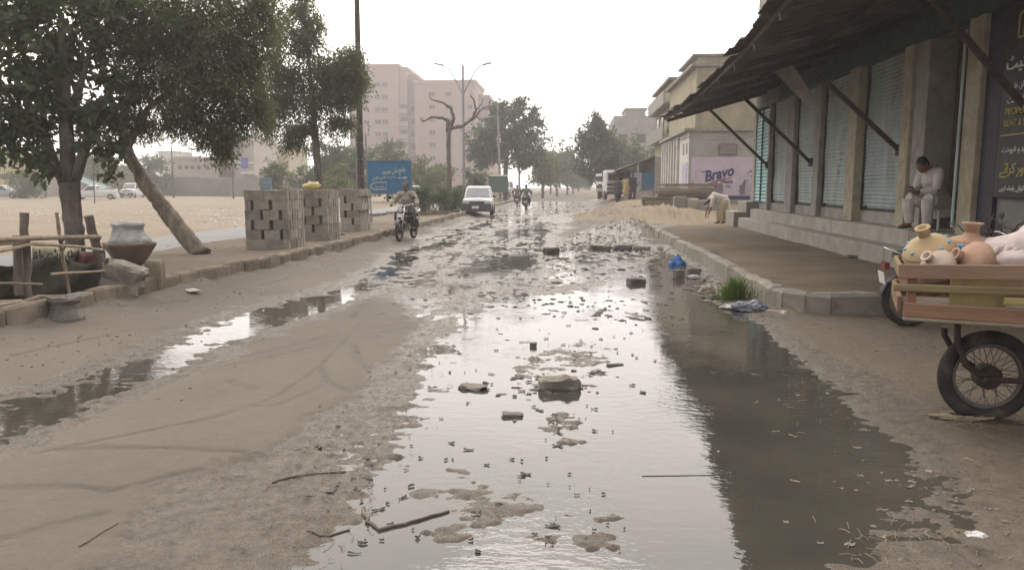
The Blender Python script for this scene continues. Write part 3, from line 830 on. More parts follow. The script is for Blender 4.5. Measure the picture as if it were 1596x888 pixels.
for q in np.arange(8.2, 26, 1.9):
    xe, ze = eave(q); yw = q if q < 23.4 else 23.4 + (q - 23.4) * .3
    MB().beam((xe + .12, q, ze - .19), (XS, yw, 4.26), .08, .10).build('rafter', DARKW, aw)
for (px, py), (pa, pb), Yt in (((1195, 257), (1102, 167), None), ((1263, 253), (1157, 150), None), ((1401, 234), (1270, 111), None), ((1597, 166), (1450, -4), None)):
    b_ = atX(px, py, XS - .02); a = at(pa, pb, b_.y)
    MB().beam(a, b_, .07, .07).build('strut', RUST, aw)
    MB().box(b_, (.06, .16, .2)).build('strut_bracket', RUST, aw)

# torn sheet hanging under the awning
A_, B_, C_, D_ = atX(1206, 112, 4.4), atX(1232, 96, 4.6), atX(1268, 150, 4.9), atX(1283, 190, 5.1)
hs = MB()
rows = []
for s in np.linspace(0, 1, 7):
    l = A_.lerp(D_, s); r2 = (B_.lerp(C_, min(1, s * 1.4)) if s < .72 else C_.lerp(D_, (s - .72) / .28))
    rows.append([l, l.lerp(r2, .5) + Vector((.05 * math.sin(s * 7), 0, .0)), r2])
hs.sheet(rows, th=.01)
tag(hs.build('torn_sheet', mat('pale_board', (.26, .235, .2), .9, .2, 4, .2, 30)), 'pale torn triangular sheet hanging from the underside of the awning', 'sheet')

# ------------------------------------------------------------------ plinth and steps in front of the shutters
def pl_x(y): return 5.02 + (y - 12.5) * .014
st = thing('shop_steps', (0, 0, 0), label='long two-tier cement steps running along the foot of the shutters', cat='steps')
ys_ = [24.2, 20.3, 16.4, 12.6, 9.2, 4.2]
for a, b_ in zip(ys_, ys_[1:]):
    for nm, off, z0, z1, dep in (('lower_step', 0, .1, .53, .36), ('upper_step', .36, .1, .80, 1.2)):
        pa, pb = pl_x(a) + off, pl_x(b_) + off
        p = [(pa, a, z0), (pa + dep, a, z0), (pb + dep, b_ + .006, z0), (pb, b_ + .006, z0)]
        q = [(pa + .015, a, z1), (pa + dep, a, z1 + .004), (pb + dep, b_ + .006, z1 + .004), (pb + .015, b_ + .006, z1)]
        bevel(MB().hexa(p + q).build(nm, PLINTH, st), .02)
ss = thing('stair', (5.08, 24.3, 0), label='stepped cement stair of three blocks at the far end of the shop plinth', cat='stair')
for i, (x0, z1) in enumerate(((0, .70), (.38, 1.02), (.75, 1.32))):
    bevel(MB().span((x0, .0 + .02 * i, .1), (1.12, 1.25 - .02 * i, z1)).build('step', PLINTH, ss), .015) if i == 0 else bevel(MB().span((x0, .0 + .02 * i, (.70, .70, 1.02)[i]), (1.12, 1.25 - .02 * i, z1)).build('step', PLINTH, ss), .015)

# ------------------------------------------------------------------ lilac-painted building with the painted advertisement
Bx, By = 5.4, 36.0
YEL_W = mat('yellow_wall_plaster', (.42, .375, .265), .9, .12, 1.5, .2, 20, stain=(.29, .25, .19), samt=.6, sscale=.9)
GREY_W = mat('grey_wall_plaster', (.33, .315, .29), .9, .15, 1.5, .2, 20, stain=(.22, .2, .175), samt=.6, sscale=.9)
WHITE_W = mat('white_wall_plaster', (.56, .535, .51), .9, .1, 1.5, .2, 20, stain=(.36, .32, .28), samt=.5, sscale=1.2)
bb = thing('corner_building', (Bx, By, 0), label='yellow and grey corner building whose lilac side wall carries a painted advertisement', cat='building')
MB().span((.002, 0, .2), (9, 10, 4.0)).build('ground_floor_wall', GREY_W, bb)
MB().span((.12, -.012, .98), (9, -.001, 2.82)).build('painted_panel', P_LILAC, bb)
MB().span((.16, -.018, .90), (9, -.0125, 1.06)).build('blue_band', P_BLUE, bb)
MB().span((-.25, -.15, 4.002), (9, 10.2, 4.14)).build('balcony_slab', CONC, bb)
MB().span((.25, .12, 4.142), (9, 9.6, 6.9)).build('first_floor_wall', YEL_W, bb)
MB().span((.42, .06, 4.142), (.50, .118, 6.6)).build('drain_pipe', PILLAR_G, bb)
MB().span((.0, -.05, 6.902), (9, 9.8, 7.05)).build('roof_slab', CONC, bb)
MB().span((1.0, 4.5, 7.052), (9, 9.6, 8.05)).build('second_floor_wall', YEL_W, bb)
MB().span((.7, 4.3, 8.052), (9, 9.8, 8.17)).build('roof', CONC, bb)
v_ = thing('vent_window', (1.75, 0, 3.18)); v_.parent = bb
MB().span((-.42, -.05, -.25), (.42, -.004, .25)).build('frame', CEMENT_DARK, v_)
for i in range(5): MB().span((-.36, -.07, -.2 + i * .085), (.36, -.052, -.15 + i * .085)).build('louvre', GREY_W, v_)
L0 = lambda px, py: at(px, py, By - .02)
def wl(px, py): q = at(px, py, By); return (q.x - Bx, -.022, q.z)
letters('Bravo', 1, wl(1120, 271.5), (1, 0, .24), (-.18, 0, 1), P_BLUE, bb, width=1.36, height=.50, shear=.25, bold=.03, ext=.004)
letters('Super', .2, wl(1097, 267), (1, 0, .2), (-.2, 0, 1), P_BLUE, bb, width=.34, shear=.2)
letters('Pasta', .2, wl(1134, 283), (1, 0, .03), (0, 0, 1), P_BLUE, bb, width=.46, bold=.004)
sw = MB(); pr = [wl(*p) for p in ((1106, 287.5), (1111, 284), (1119, 281.3), (1128, 279.2), (1140, 277.4))]
for i, (a, b_) in enumerate(zip(pr, pr[1:])): sw.beam(Vector(a) + Vector((0, -.001 * i, 0)), Vector(b_) + Vector((0, -.001 * i, 0)), .006, .07 - .01 * i)
sw.build('red_stroke', P_RED, bb)
P_MAUVE = paint('mauve_paint', (.20, .165, .19)); P_PALE = paint('pale_mauve', (.56, .5, .52))
for p0, p1 in ((1078, 1081), (1096, 1101), (1112, 1127), (1152, 1163)):
    a, b_ = wl(p0, 303), wl(p1, 285)
    n = max(2, int((p1 - p0) / 1.8))
    for i in range(n):
        xx = a[0] + (b_[0] - a[0]) * (i + .5) / n
        MB().span((xx - .018, -.024, a[2]), (xx + .018, -.0185 + .004, b_[2] + rnd.uniform(-.1, .1))).build('painted_bar', P_MAUVE, bb)
pm = MB()
for px, py, r_ in ((1166, 270, .05), (1170, 267, .07), (1172, 275, .06), (1175, 272, .04), (1165, 281, .05), (1161, 282, .06), (1134, 289, .05), (1137, 291, .06), (1132, 291, .04), (1174, 281, .07)):
    q = wl(px, py); pm.ell((q[0], -.014, q[2]), (r_, .012, r_ * .8), 8, 6)
pm.build('painted_flowers', P_MAUVE, bb)
fm = MB()
for p in ([(1161, 304), (1162, 288), (1166, 280)], [(1166, 300), (1168, 288), (1172, 282)]):
    fm.tube([Vector(wl(*q)) for q in p], [.07, .05, .03], 6, sy=.3)
fm.build('painted_figure', P_PALE, bb)
# street front: piers, doors, posters
for i, yy in enumerate(np.arange(3.2, 9.9, 1.05)):
    bevel(MB().span((-.14, yy, .2), (-.002, yy + .3, 3.95)).build('pier', WHITE_W, bb), .02)
    if i < 6:
        d_ = thing('shop_door', (0, yy + .68, .95)); d_.parent = bb
        MB().span((-.03, -.34, 0), (-.004, .34, 2.2)).build('door_leaf', YEL_W if i % 2 else PILLAR_Y, d_)
        MB().span((-.06, -.36, 2.202), (-.004, .36, 2.5)).build('door_hood', CEMENT_DARK, d_)
MB().span((-.012, .02, .6), (-.002, 3.1, 3.95)).build('white_front', WHITE_W, bb)
for yy in (.5, 1.5):
    MB().span((-.03, yy, 3.0), (-.014, yy + .35, 3.5)).build('vent', CEMENT_DARK, bb)
P_POST = mat('printed_poster', (.44, .43, .55), .7, .35, 9, 0, 10, stain=(.10, .10, .25), samt=.8, sscale=5)
for yy in (.25, 1.25): MB().span((-.02, yy, 1.5), (-.0135, yy + .75, 2.6)).build('poster', P_POST, bb)
MB().span((-.10, .1, .3), (-.014, .6, 1.05)).build('blue_box', P_SIGN, bb)
# balconies at the far end
bb2 = thing('balcony_house', (5.7, 46.3, 0), label='cream house with stacked balconies behind the yellow corner building', cat='building')
MB().span((.2, 0, .2), (9, 9, 7.7)).build('wall', YEL_W, bb2)
for z in (4.3, 6.3):
    MB().span((-.35, -.02, z), (.198, 9.1, z + .1)).build('balcony_slab', CONC, bb2)
    if True:
        MB().span((-.35, -.02, z + .102), (-.27, 9.1, z + .8)).build('parapet', PILLAR_G, bb2)
MB().span((-.1, -.1, 7.702), (9, 9.2, 7.85)).build('roof', CONC, bb2)
for z in (1.2, 4.8):
    for yy in (1.5, 4.5, 7.0):
        w_ = thing('window', (.2, yy, z)); w_.parent = bb2
        MB().span((-.05, -.5, 0), (-.002, .5, 1.3)).build('frame', CEMENT_DARK, w_)
        MB().span((-.06, -.42, .08), (-.052, .42, 1.2)).build('pane', GLASS_D, w_)
MB().tube([(2, 5, 7.85), (2, 5, 9.6)], .03, 6).build('roof_rod', RUST, bb2)
# ------------------------------------------------------------------ lean-to shed, plank stack, blocks, far grey building
sh = thing('lean_to_shed', (4.4, 50.5, 0), label='lean-to stall with a sagging tin roof and blue posters beyond the white shop fronts', cat='stall')
for x_, y_ in ((-.9, 0), (-.9, 6), (-.9, 12)): MB().tube([(x_, y_, .3), (x_, y_, 2.5)], .06, 6).build('post', DARKW, sh)
for i in range(9):
    y0 = -.4 + i * 1.45; rows = []
    for q in np.linspace(y0, y0 + 1.5, 9):
        rows.append([(-1.6 + .2 * math.sin(q), q, 2.42 + .03 * math.sin(q * 12) + .01 * (i % 2)), (1.0, q, 3.4 + .03 * math.sin(q * 12) + .01 * (i % 2))])
    MB().sheet(rows).build('roof_sheet', ROOFSH, sh)
MB().span((1.0, 0, .2), (6, 13, 3.38)).build('wall', WHITE_W, sh)
for x_, m_ in ((-.55, P_POST), (.25, P_SIGN)):
    MB().span((x_, -.05, 1.35), (x_ + .72, -.01, 2.35)).build('poster', m_, sh)
bevel(MB().span((-.2, .1, .25), (.95, 1.1, 1.2)).build('white_counter', WHITE_P, sh), .02)
MB().span((-.86, .02, .25), (-.58, .09, 2.4)).build('boarding', DARKW, sh)

pk = thing('plank_stack', (3.15, 33.4, 0), label='long stack of weathered grey planks lying beside the lilac wall', cat='plank stack')
base_z = hz(4.2, 33.6)
for rw in range(6):
    for cl in range(4):
        z = base_z + .05 + rw * .125
        L = 2.3 + rnd.uniform(-.2, .2) if rw > 2 else 2.1 + rnd.uniform(-.15, .15)
        x0 = (.62 if rw > 2 else .0) + rnd.uniform(-.08, .08)
        for s in range(1 if rw > 2 else 2):
            Ls = L if rw > 2 else L / 2 + .15
            xs = x0 + s * (Ls + .05)
            MB().box((xs + Ls / 2, cl * .27 + rnd.uniform(-.03, .03), z + rnd.uniform(-.01, .01)), (Ls, .24, .105), rz=rnd.uniform(-.02, .02), jit=.006).build('plank', WOOD, pk)
top_z = base_z + .05 + 6 * .125
for k in range(5): MB().box((1.9 + rnd.uniform(-.3, .1), k * .2, top_z + .02 * k), (2.2, .16, .06), rz=rnd.uniform(-.05, .05)).build('plank', WOOD, pk)

def place(name, me, loc, rz=0, tilt=(0, 0), label=None, cat=None, group=None):
    o = link_mesh(name, me); o.location = loc; o.rotation_euler = (tilt[0], tilt[1], rz)
    return tag(o, label, cat, group)
for i, (px, py, w, lab) in enumerate(((1060, 317, .55, 'square grey cement block just right of the plank stack'), (1079, 316, .5, 'darker cement block second from the plank stack'), (1106, 316, .95, 'long pale cement slab on edge before the lilac wall, left of the stair'))):
    q = g(px, py, .55)
    q = at(px, py, 32.2)
    o = place('cement_block', rock_mesh('cement_block', (w, .4, .46), CONC if i != 1 else BLOCK, 50 + i, .04, 1), (q.x, 32.2, hz(q.x, 32.2) + .19), rnd.uniform(-.1, .1), label=lab, cat='block')

fb = thing('grey_building', (6.5, 112, 0), label='plain grey block of flats with a stepped roof behind the conical tree', cat='building')
MB().span((-.5, 0, 0), (14, 14, 11.5)).build('wall', GREY_W, fb)
MB().span((1.2, .2, 11.502), (4.0, 8, 12.4)).build('roof_room', GREY_W, fb)
MB().span((1.0, 0, 12.402), (4.3, 8.3, 12.6)).build('roof_cap', CONC, fb)
MB().span((6.0, .2, 11.502), (9.2, 8, 14.2)).build('stair_tower', GREY_W, fb)
MB().span((5.8, 0, 14.202), (9.4, 8.3, 14.45)).build('roof_cap', CONC, fb)
for xx in (.8, 3.4, 5.6, 8.2, 11):
    for z in (4.4, 7.6):
        w_ = thing('window', (xx, 0, z)); w_.parent = fb
        MB().span((-.7, -.10, 0), (.7, -.002, 1.4)).build('frame', CONC, w_)
        MB().span((-.6, -.13, .1), (.6, -.102, 1.3)).build('pane', GLASS_D, w_)

# ------------------------------------------------------------------ hollow-block stacks on the median
bme = MB().box((0, 0, 0), (.318, .115, .196), jit=.004).mesh('block', BLOCK)
bme2 = MB().box((0, 0, 0), (.318, .115, .196), jit=.007).mesh('block', BLOCK)
bme3 = MB().box((0, 0, 0), (.40, .115, .20), jit=.004).mesh('block', BLOCK)
def block_stack(px0, px1, pybase, Y, depth, label, courses=6, seed=0, rz=0.0):
    a, b_ = g(px0, pybase, .22), g(px1, pybase, .22)
    W_ = b_[0] - a[0]; x0, y0 = a[0], min(a[1], b_[1])
    z0 = min(hz(x0 + .1, y0 + .1), hz(x0 + W_ - .1, y0 + depth - .1)) - .01
    t_ = thing('block_stack', (x0, y0, z0), rz, label=label, cat='block stack', group='stacks of concrete blocks on the median')
    r2 = random.Random(seed)
    nrow = max(3, int(round(depth / .14)))
    pitch = .39
    for c in range(courses):
        solid = c in (0, courses - 1)
        off = 0 if solid else (0 if c % 2 else -.20)
        for r_ in range(nrow):
            y = .0575 + r_ * (depth - .115) / (nrow - 1)
            x = off
            p_ = .402 if solid else pitch
            while x < W_ - .05:
                l, rr = max(x, 0), min(x + (.40 if solid else .318), W_)
                if rr - l > .09:
                    o = link_mesh('block', (bme3 if solid else (bme if r2.random() < .5 else bme2)), t_)
                    o.location = ((l + rr) / 2 + r2.uniform(-.006, .006), y + r2.uniform(-.012, .012), .1 + c * .2025)
                    o.scale.x = (rr - l) / (.40 if solid else .318)
                    o.rotation_euler.z = r2.uniform(-.025, .025) + (math.pi if r2.random() < .5 else 0)
                x += p_
    return t_, z0 + courses * .2025
s1, zt1 = block_stack(384, 453, 388, 15.4, .95, 'nearest tower of grey hollow blocks on the median with gaps between blocks', seed=1)
s2, zt2 = block_stack(466, 513, 375, 17.9, .9, 'middle tower of grey hollow blocks on the median, topped by a yellow sack', seed=2)
s3, zt3 = block_stack(531, 563, 361, 21.4, 1.2, 'farthest tower of grey hollow blocks, beside the blue direction sign', seed=3)
q = at(484, 293, 18.3)
sk = MB(); sk.ell((0, 0, .06), (.22, .16, .11), 14, 10, jit=.5)
o = sk.build('sack', mat('yellow_plastic', (.55, .47, .2), .5, .2, 6, .3, 20), None, True); o.location = (q.x, 18.4, zt2 + .01)
tag(o, 'crumpled yellow plastic sack lying on top of the middle block stack', 'sack')
sg = thing('small_sign', tuple(at(391, 297, 16.0)), label='small pale blue sign plate with white lines standing on the nearest block stack', cat='sign')
sg.location.z = zt1 + .0; sg.location.y = 15.9; sg.location.x = s1.location.x + .12
MB().span((-.12, -.012, .0), (.12, .012, .26)).build('plate', mat('pale_blue_sign', (.27, .36, .44), .6, .15, 4, 0, 10), sg)
for z in (.07, .16): letters(urdu('سیل پوائنٹ'), .08, (0, -.016, z), (1, 0, 0), (0, 0, 1), P_WHITE, sg, width=.19)

# ------------------------------------------------------------------ blue direction sign
a, b_ = at(573, 302, 27.0), at(641, 250, 27.0)
sgn = thing('direction_sign', (a.x, 27.0, hz(a.x, 27)), label='big blue steel direction sign with white Urdu writing and arrows on two posts', cat='sign')
zb = a.z - sgn.location.z; wz = b_.x - a.x; hh = b_.z - a.z
MB().span((0, -.015, zb), (wz, .015, zb + hh)).build('panel', P_SIGN, sgn)
fr = MB()
for p, q_ in (((0, zb), (wz, zb)), ((0, zb + hh), (wz, zb + hh)), ((0, zb), (0, zb + hh)), ((wz, zb), (wz, zb + hh))): fr.beam((p[0], -.005, p[1]), (q_[0], -.005, q_[1]), .05, .04)
fr.build('frame', STEEL, sgn)
MB().tube([(.12, .06, -.1), (-.05, .06, zb + hh + .9)], .03, 8).build('post', STEEL, sgn)
MB().tube([(wz - .06, .06, -.1), (wz - .02, .06, zb + hh)], .03, 8).build('post', RUST, sgn)
def sl(px, py): q = at(px, py, 27.0); return (q.x - a.x, -.024, q.z - sgn.location.z)
letters(urdu('جامع مکی مسجد'), 1, sl(614, 266), (1, 0, .12), (0, 0, 1), P_WHITE, sgn, width=.86, height=.30, bold=.012, ext=.002)
letters(urdu('مدرسہ تعلیم القرآن'), 1, sl(598, 276.5), (1, 0, .1), (0, 0, 1), P_WHITE, sgn, width=.86, height=.2, bold=.01, ext=.002)
letters(urdu('مین روڈ'), 1, sl(592, 290), (1, 0, .04), (0, 0, 1), P_WHITE, sgn, width=.36, height=.13, bold=.01, ext=.002)
letters(urdu('فلاحی ادارہ'), 1, sl(619, 287), (1, 0, .04), (0, 0, 1), paint('faded_lettering', (.2, .32, .42)), sgn, width=.6, height=.16, ext=.002)
ar = MB()
for p, q_ in (((620, 277.2), (633, 277.2)), ((630, 275.3), (635, 277.2)), ((630, 279.2), (635, 277.2)), ((576.5, 290), (584, 284.5)), ((576.5, 290), (584, 296)), ((584, 284.5), (602.5, 284)), ((584, 295.6), (602.5, 294.8)), ((602.5, 284), (602.5, 294.8))):
    ar.beam(sl(*p), sl(*q_), .006, .032)
ar.build('arrows', P_WHITE, sgn)

# ------------------------------------------------------------------ poles and lamps
pole_q = at(563, 292, 25.3)
up_ = thing('power_pole', (pole_q.x, 25.3, hz(pole_q.x, 25.3)), label='tall dark power pole with cross-arm beside the blue sign', cat='pole')
MB().tube([(0, 0, -.2), (.0, 0, 3.2), (.02, 0, 9.2)], [.12, .105, .075], 10).build('shaft', DARKW, up_)
MB().beam((-.5, 0, 7.55), (.55, 0, 7.55), .07, .07).build('cross_arm', RUST, up_)
MB().tube([(-.12, -.02, 0), (-.13, 0, 3.0)], .03, 6).build('stay_pipe', STEEL, up_)
for s in (-.42, .45): MB().lathe([(.03, 7.58), (.055, 7.62), (.03, 7.66), (.05, 7.7), (.02, 7.74)], (s, 0, 0), 8).build('insulator', WHITE_P, up_)
for k in range(4): MB().box((0, -.085, 1.6 + k * .55), (.2, .02, .05)).build('band', STEEL, up_)
lp = at(723, 300, 46)
lamp = thing('street_lamp', (lp.x, 46, hz(lp.x, 46)), label='tall street lamp with two slanted arms on the median', cat='street lamp')
MB().tube([(0, 0, -.1), (0, 0, 8.4)], [.10, .065], 8).build('post', STEEL, lamp)
for s in (-1, 1):
    MB().tube([(0, 0, 6.7), (s * .75, 0, 8.1), (s * 1.05, 0, 8.35), (s * 1.65, 0, 8.5)], .035, 6).build('arm', STEEL, lamp)
    MB().box((s * 1.45, 0, 8.47), (.55, .16, .08), rot=Matrix.Rotation(-s * .2, 3, 'Y')).build('lamp_head', STEEL, lamp)
p2 = at(780, 300, 70)
pl2 = thing('utility_pole', (p2.x, 70, hz(p2.x, 70)), label='thin pale utility pole in front of the round tree, with a green box', cat='pole')
MB().tube([(0, 0, -.1), (-.25, 0, 8.8)], [.13, .08], 8).build('shaft', CONC, pl2)
MB().box((-.15, 0, 8.1), (.9, .08, .08)).build('cross_arm', RUST, pl2)
p3 = at(810, 300, 88)
pl3 = thing('utility_pole', (p3.x, 88, hz(p3.x, 88)), label='distant pale utility pole right of the round tree', cat='pole')
MB().tube([(0, 0, -.1), (-.1, 0, 4.2)], [.14, .09], 8).build('shaft', CONC, pl3)
gb = at(776, 283, 62)
gbx = thing('advert_box', (gb.x, 62, 0), label='dark green notice box on legs under the round tree', cat='sign')
MB().span((-.75, -.1, 1.0), (.75, .1, 2.3)).build('box', mat('dark_green_paint', (.06, .11, .085), .6, .2, 4, .1, 40), gbx)
MB().span((-.8, -.12, 2.302), (.8, .12, 2.4)).build('white_rim', WHITE_P, gbx)
for s in (-.6, .6): MB().tube([(s, 0, 0), (s, 0, 1.0)], .04, 6).build('leg', RUST, gbx)

def wire(pts, lab, sag=.6, r=.012):
    out = []
    for a, b_ in zip(pts, pts[1:]):
        a, b_ = Vector(a), Vector(b_)
        for s in np.linspace(0, 1, 14)[:-1]:
            out.append(a.lerp(b_, s) - Vector((0, 0, sag * 4 * s * (1 - s))))
    out.append(Vector(pts[-1]))
    tag(MB().tube(out, r, 5).build('overhead_wire', BLACK), lab, 'wire', 'overhead wires')
top_p = (up_.location.x, 25.3, up_.location.z + 7.62)
wire([(top_p[0] + .45, 25.3, top_p[2] + .1), (lp.x, 46, lamp.location.z + 8.3), (p2.x - .3, 70, 8.2)], 'overhead wire from the power pole past the street lamp to the pale pole', .5, .008)
wire([(p2.x - .5, 70, 8.4), (6.0, 47, 9.2)], 'single overhead wire crossing the street to the balcony house', .35, .012)
wire([(top_p[0] - .42, 25.3, top_p[2]), (-8.9, 12.0, 6.6), (-9.3, 2, 7.2)], 'overhead wire running from the power pole through the near trees', .3, .009)
wire([(XS - .05, 24.6, 3.05), (5.36, 35.9, 3.75), (5.2, 46, 4.2)], 'slack wire strung along the shop fronts to the corner building', .12, .012)

# ------------------------------------------------------------------ near left: twig fence, cloths, planter, stones
FX = -5.72
fe = thing('twig_fence', (0, 0, 0), label='rickety fence of tied branches and log posts beside the near kerb', cat='fence')
def fpt(px, py, dx=0.0): return atX(px, py, FX + dx)
def rough_tube(pts, rad, n=8):
    out = []; rr = []
    P = [Vector(p) for p in pts]
    for a, b_ in zip(P, P[1:]):
        for s in np.linspace(0, 1, 6)[:-1]: out.append(a.lerp(b_, s) + Vector((rnd.uniform(-1, 1), rnd.uniform(-1, 1), rnd.uniform(-1, 1))) * rad[0] * .18)
    out.append(P[-1])
    L = len(out) - 1
    rr = [(rad[0] + (rad[1] - rad[0]) * i / L) * rnd.uniform(.88, 1.1) for i in range(L + 1)]
    return MB().tube(out, rr, n, jit=.06)
for p, r0 in (([(43, 490), (40, 400), (38, 332)], (.052, .046)), ([(28, 460), (26, 367)], (.05, .045)), ([(166, 452), (152, 390), (138, 336)], (.055, .05))):
    rough_tube([fpt(*q, -.05) for q in p], r0).build('post', BARK, fe)
for p, r0 in (([(109, 462), (96, 390), (88, 331)], (.022, .018)), ([(54, 488), (52, 466)], (.02, .018)), ([(168, 470), (160, 410)], (.015, .012))):
    rough_tube([fpt(*q) for q in p], r0, 6).build('stake', STICK, fe)
for p, r0 in (([(-30, 375), (60, 371), (156, 369)], (.030, .026)), ([(-30, 398), (50, 380), (120, 384), (162, 390)], (.022, .018)), ([(-20, 383), (40, 376)], (.016, .02)), ([(-20, 441), (66, 443)], (.014, .014)), ([(80, 427), (162, 422)], (.014, .012)),
              ([(-30, 495), (60, 462), (130, 460), (180, 450)], (.022, .014)), ([(-20, 482), (50, 471), (110, 465)], (.016, .016)), ([(-20, 478), (30, 470), (60, 468)], (.02, .015)), ([(60, 473), (178, 452)], (.016, .012))):
    rough_tube([fpt(*q, .05) for q in p], r0, 7).build('rail', STICK, fe)
for px, py in ((41, 374), (95, 372), (152, 371), (97, 384), (158, 389)):
    q = fpt(px, py, .03); MB().torus(q, .035, .008, None, 10, 5).build('tie', RUBBER, fe)
NET = mat('dark_netting', (.075, .075, .058), .95, .3, 7, .6, 30, stain=(.14, .115, .085), samt=.6, sscale=3)
nt_ = MB(); rows = []
for s in np.linspace(0, 1, 15):
    px = -30 + s * 198; topy = 412 - 22 * abs(s - .45) * 1.2 + 10 * math.sin(s * 9)
    boty = 468 - s * 8
    rows.append([fpt(px, topy + (boty - topy) * k / 6, -.16 + .05 * math.sin(s * 16 + k) - .012 * k) for k in range(7)])
nt_.sheet(rows, th=.012)
tag(nt_.build('netting', NET, None, True), 'sagging dark green net draped behind the twig fence', 'net')
bn = MB(); rows = []
BANM = mat('soiled_banner', (.36, .335, .25), .9, .15, 5, .2, 20, stain=(.2, .16, .11), samt=.6)
for s in np.linspace(0, 1, 11):
    px = 50 + s * 76; sag = 6 * math.sin(s * math.pi)
    rows.append([fpt(px, 384 + sag * .4 + (33 - 12 * abs(s - .5)) * k / 4, -.26 + .03 * math.sin(s * 8 + k)) for k in range(5)])
bn.sheet(rows, th=.006)
bnt = thing('banner', (0, 0, 0), label='soiled cream banner with dark Urdu lettering hung behind the twig rails', cat='banner')
bn.build('cloth', BANM, bnt, True)
q = fpt(86, 397, -.20)
letters(urdu('سیدی مرشدی یا نبی'), 1, q, (0, 1, 0), (0, 0, 1), BLACK, bnt, width=.86, height=.19, bold=.01)
rd = MB(); rows = []
for s in np.linspace(0, 1, 7):
    px = 118 + s * 44
    rows.append([fpt(px, 392 + (42 - 10 * (1 - s)) * k / 4, -.30 + .05 * math.sin(s * 5 + k)) for k in range(5)])
rd.sheet(rows, th=.02)
tag(rd.build('plastic_sheet', mat('dull_red_plastic', (.17, .07, .055), .7, .25, 5, .2, 20, stain=(.13, .10, .08), samt=.5), None, True), 'dull red plastic sheet hanging at the corner post of the twig fence', 'sheet')

# planter: flared bowl on a foot with an upturned plaster pot on it
q = at(206, 446, 9.75)
plt = thing('planter', (q.x, 9.75, hz(q.x, 9.75) - .02), rz=.25, label='flared red-brown planter on a cement foot with a grey pot upturned on top', cat='planter')
RED_C = mat('red_brown_cement', (.19, .13, .105), .9, .2, 5, .4, 40, stain=(.19, .155, .125), samt=.7, sscale=3)
z_ = plt.location.z
zr = lambda py: at(206, py, 9.75).z - z_
bevel(MB().lathe([(.10, 0), (.115, zr(425)), (.13, zr(414))], n=8).build('foot', CONC, plt), .01)
bevel(MB().lathe([(.15, zr(414)), (.20, zr(408)), (.345, zr(382)), (.35, zr(378)), (.29, zr(377.5))], n=6).build('bowl', RED_C, plt), .012)
GREYP = mat('flaked_plaster', (.33, .325, .315), .85, .25, 6, .6, 30, stain=(.19, .165, .145), samt=.8, sscale=4)
MB().lathe([(.30, zr(379)), (.24, zr(370)), (.20, zr(362)), (.19, zr(354)), (.215, zr(351)), (.20, zr(348.5)), (.02, zr(348))], n=14, jit=.03).build('upturned_pot', GREYP, plt, True)
q = at(193, 456, 9.0)
bo = rock_mesh('boulder', (.46, .34, .42), ROCK, 3, .22, 3)
place('boulder', bo, (q.x, 9.0, hz(q.x, 9.0) + .17), .3, (.0, .35), 'rounded brown boulder leaning against the red-brown planter', 'boulder')
q = at(243, 448, 9.6)
place('stone_block', rock_mesh('stone_block', (.20, .2, .42), KERB, 5, .06, 2), (q.x, 9.6, hz(q.x, 9.6) + .17), .2, (.03, .04), 'upright broken kerb stone standing right of the planter', 'stone')
q = Vector((*g(110, 512, 0.02), 0))
bl = thing('bollard_stone', (-5.40, 7.62, .0), rz=.35, label='squat grey waisted cement stone lying against the kerb below the twig fence', cat='stone')
MB().lathe([(.19, .0), (.185, .10), (.14, .2), (.135, .25), (.165, .29), (.16, .33), (.02, .335)], n=12, jit=.05).build('body', MUDROCK, bl)
# ------------------------------------------------------------------ wheels and motorcycles (facing local +X)
def wheel(parent, c, r, tyre=.045, spokes=18, name='wheel', turn=0.0, M=None):
    w_ = thing(name, c, turn); w_.parent = parent
    MB().torus((0, 0, 0), r - tyre, tyre, None, 40, 10, sq=.95).build('tyre', RUBBER, w_, True)
    MB().torus((0, 0, 0), r - tyre * 2.05, tyre * .36, None, 40, 6, sq=1.6).build('rim', STEEL_D, w_, True)
    hub = MB()
    X = Matrix.Rotation(R(90), 3, 'X')
    hub.lathe([(.02, -.075), (.055, -.07), (r * .26, -.045), (r * .26, .045), (.055, .07), (.02, .075)], (0, 0, 0), 18, M=X)
    autosmooth(hub.build('hub', RUST, w_), 30)
    sp = MB()
    for i in range(spokes * 2):
        a = 2 * math.pi * i / (spokes * 2); b_ = a + (.42 if i % 4 < 2 else -.42); s = .035 if i % 2 else -.035
        sp.tube([(r * .24 * math.cos(b_), s, r * .24 * math.sin(b_)), ((r - tyre * 2.1) * math.cos(a), s * .15, (r - tyre * 2.1) * math.sin(a))], .0026, 4, cap=False)
    sp.build('spokes', STEEL_D, w_)
    return w_
STEEL_D = mat('grimy_steel', (.16, .14, .125), .6, .3, 10, .2, 60, metal=.5, rv=0)
